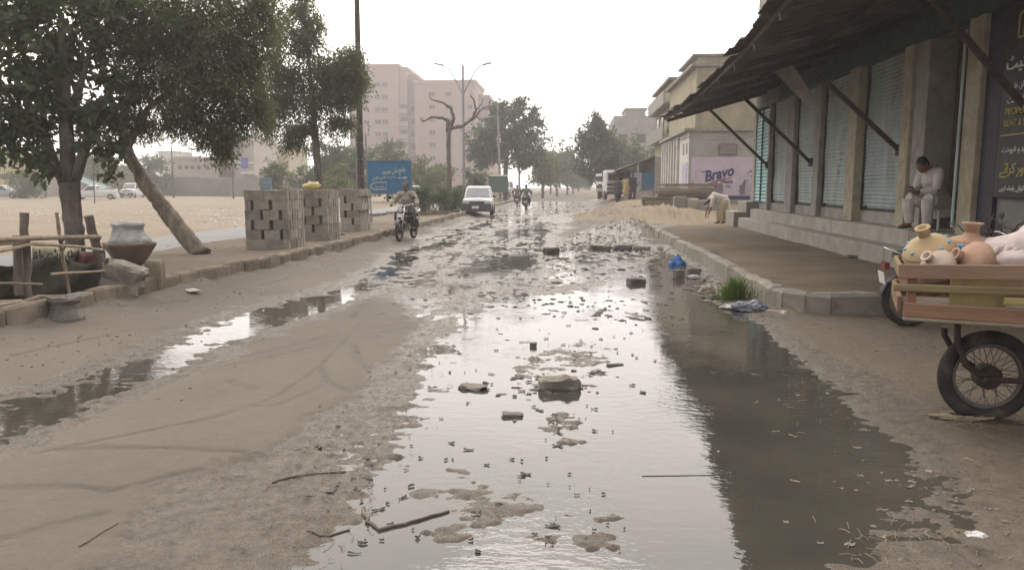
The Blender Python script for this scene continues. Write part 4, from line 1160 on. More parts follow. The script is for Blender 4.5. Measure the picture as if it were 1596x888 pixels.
def motorcycle(loc, rz, label, tank=(.25, .03, .03), group=None, lean=0.0):
    m = thing('motorcycle', loc, rz, label=label, cat='motorcycle', group=group)
    m.rotation_euler = (lean, 0, rz)
    paint_ = mat('tank_paint', tank, .35, .12, 6, .03, 40, rv=0, spec=.5)
    r = .29
    wheel(m, (-.58, 0, r), r, .038, 14); wheel(m, (.66, 0, r), r, .036, 14)
    f = MB()
    f.tube([(.42, 0, .92), (.30, 0, .62), (.12, 0, .36), (-.2, 0, .33), (-.28, 0, .52), (-.1, 0, .68), (.36, 0, .80)], .024, 8)
    f.tube([(-.1, 0, .68), (-.78, 0, .70)], .022, 8)
    for s in (-1, 1):
        f.tube([(-.2, s * .06, .35), (-.58, s * .09, r)], .018, 6)
        f.tube([(-.55, s * .1, .31), (-.42, s * .1, .66)], .022, 8)
    f.build('frame', BLACK, m, True)
    fk = MB()
    for s in (-1, 1): fk.tube([(.66, s * .075, r), (.53, s * .075, .66), (.43, s * .075, .93)], [.02, .024, .02], 8)
    fk.build('fork', CHROME, m, True)
    hb = MB(); hb.tube([(.30, -.34, .97), (.36, -.28, 1.0), (.42, -.08, .95), (.42, .08, .95), (.36, .28, 1.0), (.30, .34, .97)], .012, 8); hb.build('handlebar', CHROME, m, True)
    for s in (-1, 1):
        MB().tube([(.33, s * .31, .985), (.28, s * .36, .965)], .018, 8).build('grip', RUBBER, m, True)
        mi = MB(); mi.tube([(.37, s * .24, 1.0), (.40, s * .32, 1.14)], .005, 5); mi.ell((.40, s * .33, 1.17), (.012, .055, .04), 10, 6); mi.build('mirror', BLACK, m, True)
        MB().ell((.52, s * .16, .80), (.03, .03, .025), 8, 6).tube([(.5, 0, .80), (.52, s * .16, .80)], .006, 5).build('indicator', mat('amber_lens', (.5, .2, .03), .3, .1, 6, 0, 10, rv=0), m, True)
        MB().tube([(.05, s * .02, .31), (.05, s * .2, .31)], .014, 6).build('foot_peg', RUBBER, m)
    hl = thing('headlight', (.50, 0, .84)); hl.parent = m
    Y_ = Matrix.Rotation(R(90), 3, 'Y')
    MB().lathe([(.03, -.1), (.075, -.04), (.085, .02), (.082, .03)], (0, 0, 0), 16, M=Y_).build('shell', BLACK, hl, True)
    MB().lathe([(.07, .031), (.05, .043), (.01, .048)], (0, 0, 0), 16, M=Y_).build('lens', mat('clear_lens', (.6, .6, .58), .12, .1, 6, 0, 10, rv=0), hl, True)
    tk = MB(); tk.loft([[(x, w_ * math.cos(t_) , .735 + h_ * (math.sin(t_) if math.sin(t_) > 0 else math.sin(t_) * .45)) for t_ in np.linspace(0, 2 * math.pi, 13)[:-1]] for x, w_, h_ in ((-.08, .05, .06), (.0, .10, .10), (.15, .125, .13), (.28, .12, .13), (.38, .07, .09))])
    tk.build('fuel_tank', paint_, m, True)
    st_ = MB(); st_.loft([[(x, w_ * math.cos(t_), z_ + .05 * math.sin(t_)) for t_ in np.linspace(0, 2 * math.pi, 11)[:-1]] for x, w_, z_ in ((-.78, .06, .775), (-.7, .11, .77), (-.35, .13, .755), (-.1, .10, .75), (.0, .06, .75))])
    st_.build('seat', BLACK, m, True)
    for s in (-1, 1):
        MB().hexa([(-.36, s * .07, .44), (-.08, s * .07, .46), (-.08, s * .12, .46), (-.36, s * .12, .44), (-.40, s * .07, .64), (-.06, s * .07, .66), (-.06, s * .11, .66), (-.40, s * .11, .64)]).build('side_panel', paint_, m)
    en = MB(); en.box((.08, 0, .38), (.3, .18, .16)); en.tube([(.14, 0, .42), (.28, 0, .52)], [.075, .065], 10)
    for k in range(5): en.lathe([(.088, -.006), (.088, .006)], (.16 + .026 * k, 0, .435 + .021 * k), 12, M=Matrix.Rotation(R(52), 3, 'Y'))
    en.build('engine', STEEL, m)
    MB().tube([(.3, -.08, .5), (.34, -.1, .36), (.2, -.13, .27), (-.2, -.14, .28), (-.75, -.15, .34)], [.018, .018, .02, .035, .038], 8).build('exhaust', CHROME, m, True)
    for c_, x0, nm in ((.66, .0, 'front_fender'), (-.58, 0, 'rear_fender')):
        a0, a1 = (R(35), R(165)) if c_ > 0 else (R(25), R(170))
        fd = MB(); fd.sheet([[(c_ + (r + .025) * math.cos(a) , y_, r + (r + .025) * math.sin(a) - abs(y_) * .25) for y_ in (-.06, -.03, 0, .03, .06)] for a in np.linspace(a0, a1, 12)], th=.004)
        fd.build(nm, paint_ if c_ > 0 else BLACK, m, True)
    tl = MB(); tl.box((-.86, 0, .66), (.05, .13, .07)); tl.build('tail_light', mat('red_lens', (.15, .03, .03), .3, .1, 6, 0, 10, rv=0), m)
    MB().box((-.885, 0, .53), (.008, .17, .13), rot=Matrix.Rotation(R(-12), 3, 'Y')).build('number_plate', WHITE_P, m)
    gr = MB()
    gr.tube([(-.45, .13, .76), (-.75, .13, .80), (-.86, .1, .84), (-.88, 0, .85), (-.86, -.1, .84), (-.75, -.13, .80), (-.45, -.13, .76)], .01, 6)
    gr.build('grab_rail', CHROME, m, True)
    MB().box((.605, 0, .70), (.012, .15, .10), rot=Matrix.Rotation(R(-20), 3, 'Y')).build('front_plate', WHITE_P, m)
    return m

rx, ry = g(628, 378)
mc1 = motorcycle((rx, ry + .55, max(0, hz(rx, ry)) - .01), R(-90) + R(-6), 'motorcycle ridden towards the camera beside the left kerb', tank=(.05, .05, .06))
fx, fy = g(820, 328)
mc2 = motorcycle((fx, fy, hz(fx, fy)), R(90), 'motorcycle ridden away by a person in a dark shirt in mid street', tank=(.2, .03, .03))
fx2, fy2 = g(806, 322)
mc3 = motorcycle((fx2, fy2, hz(fx2, fy2)), R(92), 'motorcycle ridden away on the left of another rider, by a person in brown', tank=(.05, .05, .05))
mc4 = motorcycle((4.20, 8.30, hz(4.2, 8.3) - .005), R(-3), 'black motorcycle parked behind the handcart before the shop kerb', tank=(.03, .03, .035), lean=.05)

# ------------------------------------------------------------------ handcart
CA = R(-20)
cart = thing('handcart', (1.955, 4.62, .0), CA, label='worn wooden handcart with red and olive planks and spoked motorcycle wheels', cat='handcart')
RED_W = mat('faded_red_wood', (.245, .13, .08), .85, .3, 5, .5, 40, stretch=(.25, 1, 2), stain=(.19, .15, .11), samt=.75, rv=.1)
OLIVE_W = mat('olive_wood', (.21, .165, .085), .85, .3, 5, .5, 40, stretch=(.25, 1, 2), stain=(.16, .13, .095), samt=.6, rv=.15)
YEL_WD = mat('yellow_painted_board', (.34, .27, .11), .8, .25, 5, .3, 40, stain=(.16, .13, .09), samt=.6)
Lc, Wc = 2.35, .92
def plank(nm, a, b_, h, th, m_): return bevel(MB().beam(a, b_, th, h).build(nm, m_, cart), .006)
plank('side_plank', (-.02, 0, 1.00), (Lc, -.0, 1.075), .085, .028, RED_W)
plank('side_plank', (-.04, -.012, .905), (Lc, -.012, .945), .042, .03, OLIVE_W)
plank('side_plank', (.52, -.01, .858), (Lc, -.01, .868), .042, .028, YEL_WD)
plank('side_plank', (.02, -.006, .775), (Lc, -.006, .775), .085, .04, RED_W)
plank('side_rail', (.02, -.008, .722), (Lc, -.008, .722), .02, .05, WOOD)
plank('side_plank', (-.0, Wc, .80), (Lc, Wc, .80), .11, .028, RED_W)
plank('side_plank', (-.0, Wc, .98), (Lc, Wc, 1.01), .08, .028, OLIVE_W)
plank('end_plank', (-.0, .03, .80), (.0, Wc - .03, .80), .10, .028, RED_W)
plank('end_plank', (-.0, .03, .985), (.0, Wc - .03, .985), .07, .028, OLIVE_W)
for x_ in (.06, 1.1, 2.25):
    for y_ in (.035, Wc - .035):
        plank('post', (x_, y_, .72), (x_, y_, 1.03), .05, .05, RED_W if x_ < .1 else WOOD)
for k in range(7): plank('floor_plank', (.02, .07 + k * .13, .735), (Lc, .07 + k * .13, .735), .022, .122, WOOD)
for x_ in (.25, .7, 1.6, 2.1): plank('bearer', (x_, 0.02, .70), (x_, Wc - .02, .70), .05, .05, WOOD)
bevel(MB().span((.26, .05, .755), (.54, .075, .97)).build('end_board', YEL_WD, cart), .004)
# wheel in a bent fork below the left end
wc = Vector((2.66, 4.95, .297)); Mi = Matrix.Rotation(-CA, 3, 'Z')
wl_ = Mi @ (wc - Vector((1.955, 4.62, 0)))
wheel(cart, tuple(wl_), .297, .046, 20, turn=-CA + R(-4))
fk = MB()
for s, dx in ((-.12, .0), (.12, -.05)):
    fk.tube([(wl_.x - .20 + dx, wl_.y + s, .70), (wl_.x - .19 + dx, wl_.y + s, .52), (wl_.x - .13 + dx * .5, wl_.y + s, .38), (wl_.x, wl_.y + s * .8, wl_.z)], .019, 8)
fk.build('fork', RUST, cart, True)
MB().tube([(wl_.x, wl_.y - .11, wl_.z), (wl_.x + .4, wl_.y - .12, wl_.z + .03), (wl_.x + .9, wl_.y - .1, .55)], .02, 8).build('trailing_arm', RUST, cart, True)
MB().tube([(wl_.x - .02, wl_.y - .13, wl_.z), (wl_.x + .02, wl_.y + .13, wl_.z)], .018, 8).build('axle', RUST, cart, True)
for y_ in (.1, Wc - .1):
    wheel(cart, (2.05, y_, .297), .297, .046, 14)
MB().tube([(2.05, -.0, .297), (2.05, Wc, .297)], .02, 8).build('axle', RUST, cart, True)
for y_ in (.18, Wc - .18): MB().beam((2.05, y_, .30), (2.05, y_, .70), .05, .05).build('axle_post', RUST, cart)

# ------------------------------------------------------------------ clay pots and bundle on the cart
TERRA = mat('terracotta', (.35, .22, .155), .95, .14, 5, .15, 50, rv=.12, stain=(.46, .33, .22), samt=.6, sscale=5)
OCHRE = mat('ochre_clay', (.40, .305, .175), .95, .14, 5, .15, 50, rv=.06, stain=(.40, .26, .15), samt=.6, sscale=4)
BUFF = mat('buff_clay', (.43, .35, .28), .85, .12, 5, .2, 50, rv=.08, stain=(.38, .28, .22), samt=.6, sscale=4)
P_FLW = paint('blue_flower_paint', (.13, .31, .42)); P_BAND = paint('dark_band_paint', (.20, .13, .09))
def cpt(px, py, d=.5):                     # point on the cart at depth d behind its near side
    P0 = Vector((1.955, 4.62, 0)); n = Vector((-math.sin(CA), math.cos(CA), 0))
    r_ = Vector(ray(px, py)); o_ = Vector((0, 0, CAM_H))
    t_ = (P0 + n * d - o_).dot(n) / r_.dot(n)
    return o_ + r_ * t_
def pot(c, r, hgt, m_, neck=.35, nh=.25, tilt=(0, 0), label='', deco=None, lip=1.35):
    p = thing('clay_pot', tuple(c), label=label, cat='pot', group='clay pots heaped on the handcart')
    p.rotation_euler = (tilt[0], tilt[1], 0)
    h = hgt
    prof = [(.02, -h * .5), (r * .45, -h * .47), (r * .78, -h * .33), (r * .97, -h * .1), (r, h * .05), (r * .92, h * .24), (r * .68, h * .40), (r * neck * 1.15, h * .5)]
    MB().lathe(prof + [(r * neck, h * .5 + nh * r * .3)], n=28).build('body', m_, p, True)
    z0 = h * .5 + nh * r * .3
    MB().lathe([(r * neck, z0), (r * neck * .98, z0 + nh * r * .7), (r * neck * lip, z0 + nh * r), (r * neck * lip, z0 + nh * r * 1.12), (r * neck * .8, z0 + nh * r * 1.1), (r * neck * .75, z0)], n=20).build('neck', m_, p, True)
    if deco == 'flowers':
        for k in range(7):
            a = 2 * math.pi * k / 7 + .3
            fl = MB()
            c0 = Vector((math.cos(a), math.sin(a), 0)) * r * .955 + Vector((0, 0, h * .16))
            for j in range(5):
                t_ = 2 * math.pi * j / 5; u = Vector((-math.sin(a), math.cos(a), 0)); w = Vector((-math.cos(a) * .45, -math.sin(a) * .45, .89))
                fl.ell(c0 + (u * math.cos(t_) + w * math.sin(t_)) * r * .11, (r * .085, r * .085, r * .085), 8, 6)
            fl.build('painted_flower', P_FLW, p, True)
        MB().torus((0, 0, h * .33), r * .80, r * .012, Matrix.Rotation(R(90), 3, 'X'), 28, 5).build('painted_band', P_YELL, p)
    if deco == 'band':
        MB().torus((0, 0, h * .14), r * .965, r * .02, Matrix.Rotation(R(90), 3, 'X'), 32, 5).build('painted_band', P_BAND, p)
        for k in range(9):
            a = 2 * math.pi * k / 9
            MB().ell((math.cos(a) * r * .80, math.sin(a) * r * .80, h * .33), (r * .09, r * .09, r * .05), 8, 6).build('painted_flower', P_FLW, p, True)
    return p
pot(cpt(1449, 397, .42), .155, .24, OCHRE, .22, .35, (.25, -.42), 'big ochre pot tilted left with a dark band and pale blue marks, on the handcart', 'band')
pot(cpt(1511, 393, .55), .16, .22, TERRA, .26, .34, (.05, .02), 'upright terracotta pot with tall neck and blue painted flowers', 'flowers', 1.5)
pot(cpt(1520, 408, .25), .125, .17, TERRA, .25, .3, (.1, -1.2), 'plain reddish pot lying on its side below the flowered pot', None)
pot(cpt(1462, 416, .22), .11, .15, BUFF, .25, .3, (.3, -.9), 'small buff pot half hidden behind the top plank of the handcart', None)
pot(cpt(1442, 436, .40), .15, .2, TERRA, .25, .3, (.0, .1), 'reddish pot low on the handcart bed under the ochre pot', None)
pot(cpt(1500, 440, .48), .155, .2, BUFF, .25, .3, (.0, .1), 'buff pot low on the handcart bed under the flowered pot', None)
pot(cpt(1562, 446, .45), .155, .22, TERRA, .25, .3, (.0, .2), 'red pot low on the bed below the pale cloth bundle', None)
bu = MB()
def blob(c, r, jit=.3): bu.ell(c, r, 22, 14, jit=jit)
blob(cpt(1566, 396, .45), (.15, .13, .11)); blob(cpt(1606, 392, .45), (.16, .14, .14)); blob(cpt(1545, 403, .42), (.09, .09, .06)); blob(cpt(1590, 408, .35), (.16, .1, .08))
for k in range(5): bu.tube([cpt(1538 + k * 16, 408, .3), cpt(1556 + k * 14, 386 + k, .34), cpt(1580 + k * 10, 382, .42)], .016, 6)
bu.ell(cpt(1601, 365, .5), (.05, .05, .06), 12, 8)
tag(bu.build('cloth_bundle', mat('pale_pink_cloth', (.47, .40, .37), .95, .15, 4, .5, 14, stain=(.36, .29, .26), samt=.5), None, True), 'pale pinkish cloth bundle heaped at the right end of the handcart', 'bundle')

# ------------------------------------------------------------------ cars
def car(loc, rz, label, body=(.60, .60, .58), L=3.3, Wd=1.42, H=1.42, group=None, kind='hatch', dark_bumper=True, plate=''):
    c = thing('parked_car', loc, rz, label=label, cat='car', group=group)
    bp_ = mat('car_paint', body, .4, .04, 4, .0, 40, rv=0, spec=.5, stain=(.42, .38, .32), samt=.35)
    x1, x0 = L / 2, -L / 2; w = Wd / 2
    belt = H * .60
    def ring(x, zt, wt, zb=.2):
        wb = wt * .93
        P = [(x, -wb, zb), (x, -wt, zb + .14), (x, -wt * 1.0, belt * .72), (x, -wt * .96, zt - .05), (x, -wt * .86, zt), (x, 0, zt + .03)]
        return P + [(p[0], -p[1], p[2]) for p in reversed(P[:-1])] + [(x, 0, zb - .01)]
    hood = H * .57
    rings = [ring(x1, hood - .16, w * .86, .26), ring(x1 - .06, hood - .05, w * .94, .22), ring(x1 - .45, hood, w), ring(x1 - .95, belt, w), ring(0, belt + .01, w), ring(x0 + .25, belt + .01, w), ring(x0 + .04, belt - .03, w * .95, .22), ring(x0, belt - .2, w * .9, .26)]
    autosmooth(MB().loft(rings).build('body', bp_, c), 45)
    # cabin
    if kind == 'pickup': cx0, cx1, rx0, rx1 = -.25, x1 - .95, -.15, x1 - 1.5
    elif kind == 'sedan': cx0, cx1, rx0, rx1 = x0 + .45, x1 - .95, x0 + 1.0, x1 - 1.65
    else: cx0, cx1, rx0, rx1 = x0 + .06, x1 - .78, x0 + .36, x1 - 1.42
    zb, zt = belt - .01, H
    wb, wt = w * .90, w * .76
    P = lambda x, y, z: (x, y, z)
    cab = MB().loft([[(cx0, -wb, zb), (cx1, -wb, zb), (cx1, wb, zb), (cx0, wb, zb)], [(rx0 - .02, -wt - .02, zt - .06), (rx1 + .06, -wt - .02, zt - .06), (rx1 + .06, wt + .02, zt - .06), (rx0 - .02, wt + .02, zt - .06)], [(rx0 + .08, -wt + .08, zt), (rx1 - .08, -wt + .08, zt), (rx1 - .08, wt - .08, zt), (rx0 + .08, wt - .08, zt)]])
    bevel(cab.build('cabin', bp_, c), .03)
    def pane(nm, q, out, m_):
        q = [Vector(p) for p in q]; n = (q[1] - q[0]).cross(q[3] - q[0]).normalized()
        if n.dot(Vector(out)) < 0: n = -n
        MB().hexa([p + n * .004 for p in q] + [p + n * .012 for p in q]).build(nm, m_, c)
    lz = lambda t_: zb + (zt - .06 - zb) * t_
    def xe(a, b_, t_): return a + (b_ - a) * t_
    t0, t1 = .08, .90
    f = lambda t_, s, k: (xe(cx1, rx1 + .06, t_), s * k * xe(wb, wt + .02, t_), lz(t_))
    pane('windscreen', [f(t0, -1, .9), f(t0, 1, .9), f(t1, 1, .88), f(t1, -1, .88)], (1, 0, .3), GLASS_C)
    f = lambda t_, s, k: (xe(cx0, rx0 - .02, t_), s * k * xe(wb, wt + .02, t_), lz(t_))
    pane('rear_window', [f(t0, -1, .9), f(t0, 1, .9), f(t1, 1, .88), f(t1, -1, .88)], (-1, 0, .3), GLASS_C)
    nwin = 1 if kind == 'pickup' else 2
    for s in (-1, 1):
        for k in range(nwin):
            def sp(t_, u):
                a = xe(cx0, rx0 - .02, t_) + .12; b_ = xe(cx1, rx1 + .06, t_) - .10
                return (a + (b_ - a) * u, s * xe(wb, wt + .02, t_), lz(t_))
            u0, u1 = (k + .02) / nwin, (k + .96) / nwin
            pane('side_window', [sp(.12, u0), sp(.12, u1), sp(.88, u1), sp(.88, u0)], (0, s, .2), GLASS_D)
            MB().box(((sp(0, u0 + .1)[0]), s * (w + .008), belt - .1), (.12, .02, .025)).build('door_handle', BLACK, c)
        for wx in (x1 - .58, x0 + .55):
            X = Matrix.Rotation(R(90), 3, 'X')
            MB().lathe([(.30, -.01), (.30, .012), (.02, .013)], (wx, s * (w - .004), .30), 20, M=Matrix.Rotation(R(90) * s * -1, 3, 'X')).build('wheel_arch', BLACK, c)
            wh = thing('wheel', (wx, s * (w - .05), .265)); wh.parent = c
            MB().lathe([(.02, -.09), (.20, -.09), (.262, -.07), (.265, 0), (.262, .07), (.20, .09), (.02, .09)], (0, 0, 0), 22, M=X).build('tyre', RUBBER, wh, True)
            MB().lathe([(.17, .0), (.165, .012), (.06, .022), (.01, .022)], (0, s * .085, 0), 18, M=Matrix.Rotation(R(90) * s * -1, 3, 'X')).build('rim', STEEL, wh)
        mi = MB(); mi.box((cx1 - .30, s * (w + .06), belt + .06), (.08, .15, .1)); bevel(mi.build('wing_mirror', BLACK, c), .02)
        bevel(MB().span((x1 - .03, s * (w * .52), hood - .24), (x1 + .015, s * (w * .88), hood - .11)).build('headlight', mat('lamp_glass', (.5, .5, .48), .15, .1, 5, 0, 10, rv=0), c), .012)
        MB().span((x0 - .012, s * (w * .68), belt - .30), (x0 + .05, s * (w * .9), belt - .06)).build('tail_light', mat('red_lamp', (.3, .03, .03), .25, .1, 5, 0, 10, rv=0), c)
    bm_ = mat('bumper_grey', (.075, .08, .105), .6, .12, 5, .1, 40, stain=(.2, .17, .14), samt=.5) if dark_bumper else bp_
    for s, xx in ((1, x1), (-1, x0)):
        bevel(MB().span((xx - s * .07, -w * .955, .22), (xx + s * .05, w * .955, .60 if dark_bumper else .5)).build('bumper', bm_, c), .03)
    MB().span((x1 - .02, -w * .5, hood - .23), (x1 + .008, w * .5, hood - .12)).build('grille', BLACK, c)
    MB().span((x1 + .051, -.24, .37), (x1 + .06, .1, .49)).build('number_plate', WHITE_P, c)
    for s in (-.28, .1): MB().beam((cx1 + .02, s, zb + .03), (cx1 - .12, s + .35, zb + .12), .012, .012).build('wiper', BLACK, c)
    if kind == 'pickup':
        MB().span((x0 + .08, -w * .97, belt + .02), (x0 + .12, w * .97, belt + .22)).span((x0 + .08, -w * .97, belt + .02), (cx0 - .05, -w * .9, belt + .22)).span((x0 + .08, w * .9, belt + .02), (cx0 - .05, w * .97, belt + .22)).build('load_bed', bp_, c)
    return c
car((-4.72, 38.6, hz(-4.7, 38.6) + .0), R(-90) + R(4), 'white hatchback with dark bumper and windscreen driving beside the left kerb', L=3.35, Wd=1.5, H=1.46)
q = at(150, 312, 78)
car((q.x, 78, hz(q.x, 78)), R(200), 'white pickup truck parked in the sandy field under the green awning', L=4.2, Wd=1.6, H=1.5, kind='pickup', dark_bumper=False)
q = at(207, 311, 88)
car((q.x, 88, hz(q.x, 88)), R(-78), 'white off-road car facing the street in front of the field wall', L=3.8, Wd=1.6, H=1.75, dark_bumper=True)
q = at(5, 306, 80)
car((q.x, 80, hz(q.x, 80)), R(10), 'grey car parked beside the yellow house at the far left', body=(.35, .35, .37), L=3.8, Wd=1.6, H=1.45, kind='sedan')
q = at(798, 305, 92)
car((q.x - .8, 92, hz(q.x, 92)), R(-95), 'pale van-like car parked under the round tree far down the street', L=3.6, Wd=1.6, H=1.9)
q = at(706, 292, 62)
car((q.x - 3.2, 62, .1), R(15), 'white car on the side road, half hidden by the median shrubs', L=3.5, Wd=1.5, H=1.45)

# white truck near the conical tree
tq = at(955, 305, 58)
tr_ = thing('small_truck', (tq.x, 58, hz(tq.x, 58)), R(-82), label='small white truck with striped front parked by the conical tree', cat='truck')
bevel(MB().span((.3, -.85, .5), (1.9, .85, 2.15)).build('cab', WHITE_P, tr_), .12)
MB().span((-2.2, -.9, .6), (.28, .9, .8)).build('load_bed', STEEL, tr_)
for k in range(4): [MB().span((-2.2, s_ * .92, .85 + k * .3), (.25, s_ * .88, 1.05 + k * .3)).build('side_slat', WHITE_P if k % 2 else BLACK, tr_) for s_ in (-1, 1)]
MB().span((1.902, -.72, 1.42), (1.93, .72, 2.0)).build('windscreen', GLASS_D, tr_)
for z in (.75, 1.05): MB().span((1.902, -.8, z), (1.935, .8, z + .13)).build('grille_bar', BLACK, tr_)
MB().span((1.9, -.85, .42), (2.0, .85, .62)).build('bumper', BLACK, tr_)
for s in (-1, 1):
    MB().lathe([(.12, 0), (.1, .03), (.01, .04)], (1.935, s * .62, .95), 12, M=Matrix.Rotation(R(90), 3, 'Y')).build('headlight', mat('truck_lens', (.55, .55, .52), .2, .1, 5, 0, 10), tr_)
    for wx in (1.2, -1.4):
        MB().lathe([(.05, -.1), (.3, -.1), (.36, -.06), (.36, .06), (.3, .1), (.05, .1)], (wx, s * .78, .36), 20, M=Matrix.Rotation(R(90), 3, 'X')).build('wheel', RUBBER, tr_, True)

# ------------------------------------------------------------------ people (built facing local +X)
def voxel(mb, name, m_, size, parent, smooth_it=2):
    me = mb.mesh('tmp', m_)
    o = link_mesh('tmp', me)
    md = o.modifiers.new('r', 'REMESH'); md.mode = 'VOXEL'; md.voxel_size = size; md.use_smooth_shade = True
    if smooth_it:
        sm = o.modifiers.new('s', 'SMOOTH'); sm.iterations = smooth_it; sm.factor = .4
    dg = bpy.context.evaluated_depsgraph_get()
    m2 = bpy.data.meshes.new_from_object(o.evaluated_get(dg))
    bpy.data.objects.remove(o, do_unlink=True)
    m2.name = name
    if not m2.materials: m2.materials.append(m_)
    m2.polygons.foreach_set('use_smooth', [True] * len(m2.polygons))
    return link_mesh(name, m2, parent)
def V(*a): return Vector(a)
def hand(mb, w, d, pn, curl=.5, side=1):
    """palm and five fingers at wrist w, pointing along d, palm normal pn"""
    d = d.normalized(); pn = (pn - d * pn.dot(d)).normalized(); u = d.cross(pn) * side
    M = Matrix((d, u, pn)).transposed()
    mb.ell(w + d * .05, (.05, .040, .016), 10, 8, M=M)
    for k, (L_, o_) in enumerate(((.070, -.030), (.080, -.010), (.074, .010), (.058, .029))):
        a = w + d * .085 + u * o_
        b_ = a + d * L_ * .5 * math.cos(curl * .5) + pn * L_ * .5 * math.sin(curl * .5)
        c_ = b_ + d * L_ * .5 * math.cos(curl * 1.6) + pn * L_ * .5 * math.sin(curl * 1.6)
        mb.tube([a - d * .02, a, b_, c_], [.0095, .0095, .0088, .0075], 6)
    a = w + d * .03 - u * .036
    mb.tube([a + u * .012, a - u * .012 + d * .025 + pn * .012, a - u * .010 + d * .055 + pn * .03], [.012, .0105, .009], 6)
def limb3(a, b_, ra, rb, bulge=1.0):
    return [a, a.lerp(b_, .3), a.lerp(b_, .7), b_], [ra, ra * bulge * 1.03, (ra + rb) / 2, rb]
def person(loc, rz, label, J, top, bottom, kameez=True, short=False, cap=None, vox=.011, bare_feet=False, baggy=1.0, group=None, hem=None, curl=.9, hair_=HAIR):
    p = thing('person', loc, rz, label=label, cat='person', group=group)
    B = MB()
    hd, fw = J['head'], J['face'].normalized()
    up_h = J['crown'].normalized(); sd = fw.cross(up_h).normalized() * -1
    Mh = Matrix((fw, sd, up_h)).transposed()
    B.ell(hd + up_h * .02, (.098, .076, .105), 18, 14, M=Mh)
    B.ell(hd - up_h * .055 + fw * .022, (.072, .058, .062), 14, 10, M=Mh)
    B.ell(hd - up_h * .012 + fw * .098, (.018, .013, .026), 8, 6, M=Mh)
    B.ell(hd + up_h * .028 + fw * .080, (.022, .055, .012), 10, 6, M=Mh)
    B.ell(hd - up_h * .060 + fw * .088, (.014, .026, .008), 8, 6, M=Mh); B.ell(hd - up_h * .072 + fw * .086, (.013, .022, .008), 8, 6, M=Mh)
    for s in (-1, 1): B.ell(hd + sd * s * .078 - fw * .008, (.020, .010, .032), 8, 6, M=Mh)
    B.tube([J['neck'] - up_h * .05, J['neck'], hd - up_h * .04 - fw * .015], [.062, .054, .05], 10)
    B.tube([J['pelvis'], J['pelvis'].lerp(J['chest'], .5), J['chest'], J['neck'] - up_h * .03], [.125, .115, .135, .07], 12)
    for s in 'lr':
        sg_ = 1 if s == 'l' else -1
        B.ell(J['sh' + s], (.055, .055, .055), 10, 8)
        B.tube([J['chest'].lerp(J['neck'], .55), J['sh' + s]], [.08, .052], 8)
        B.tube(*limb3(J['sh' + s], J['el' + s], .050, .038), n=8); B.tube(*limb3(J['el' + s], J['wr' + s], .040, .025, 1.04), n=8)
        hand(B, J['wr' + s], J['hd' + s], J.get('pn' + s, V(0, 0, -1)), curl, sg_)
        B.tube(*limb3(J['hip' + s], J['kn' + s], .085, .056), n=10); B.tube(*limb3(J['kn' + s], J['an' + s], .056, .036, 1.05), n=8)
        B.tube([J['an' + s] - V(0, 0, .0), J['an' + s].lerp(J['to' + s], .5) + V(0, 0, .004), J['to' + s]], [.042, .04, .026], 8, sy=.8)
    voxel(B, 'body', SKIN, vox * .8, p, 2)
    T = MB()
    T.tube([J['pelvis'] - (J['chest'] - J['pelvis']).normalized() * .06, J['pelvis'].lerp(J['chest'], .5), J['chest'], J['neck'] - (J['neck'] - J['chest']).normalized() * .04], [.165, .15, .162, .078], 14)
    for s in 'lr':
        T.ell(J['sh' + s], (.075, .075, .072), 10, 8)
        T.tube([J['chest'].lerp(J['neck'], .5), J['sh' + s]], [.10, .075], 10)
        T.tube(*limb3(J['sh' + s], J['el' + s], .072, .062), n=9, jit=.05); short or T.tube(*limb3(J['el' + s], J['wr' + s].lerp(J['el' + s], .08), .062, .048, 1.0), n=9, jit=.06)
    if kameez:
        for a, b_, r0, r1 in (hem or []): T.tube([a, a.lerp(b_, .5), b_], [r0, (r0 + r1) / 2, r1], 14, jit=.06)
    voxel(T, 'shirt', top, vox, p, 2)
    Q = MB()
    Q.ell(J['pelvis'], (.15, .155, .13), 12, 8)
    for s in 'lr':
        Q.tube(*limb3(J['hip' + s], J['kn' + s], .115 * baggy, .090 * baggy), n=10, jit=.05)
        Q.tube(*limb3(J['kn' + s], J['an' + s].lerp(J['kn' + s], .06), .09 * baggy, .066 * baggy, 1.02), n=10, jit=.06)
    voxel(Q, 'trousers', bottom, vox, p, 2)
    Hh = MB()
    Hh.ell(hd + up_h * .042 - fw * .018, (.102, .084, .096), 16, 12, M=Mh, jit=.08); Hh.ell(hd - fw * .055 - up_h * .01, (.05, .07, .07), 12, 8, M=Mh)
    voxel(Hh, 'hair', hair_, .008, p, 1)
    for s in (-1, 1):
        MB().ell(hd + up_h * .008 + fw * .084 + sd * s * .030, (.006, .011, .006), 8, 6, M=Mh).build('eye', BLACK, p)
    for s in 'lr':
        F = MB(); F.tube([J['an' + s] - V(0, 0, .035) - (J['to' + s] - J['an' + s]) * .25, J['an' + s].lerp(J['to' + s], .5) - V(0, 0, .03), J['to' + s] + (J['to' + s] - J['an' + s]) * .08 - V(0, 0, .012)], [.03, .045, .035], 10, sy=.45)
        voxel(F, 'sandal', BLACK, .008, p, 1)
    return p
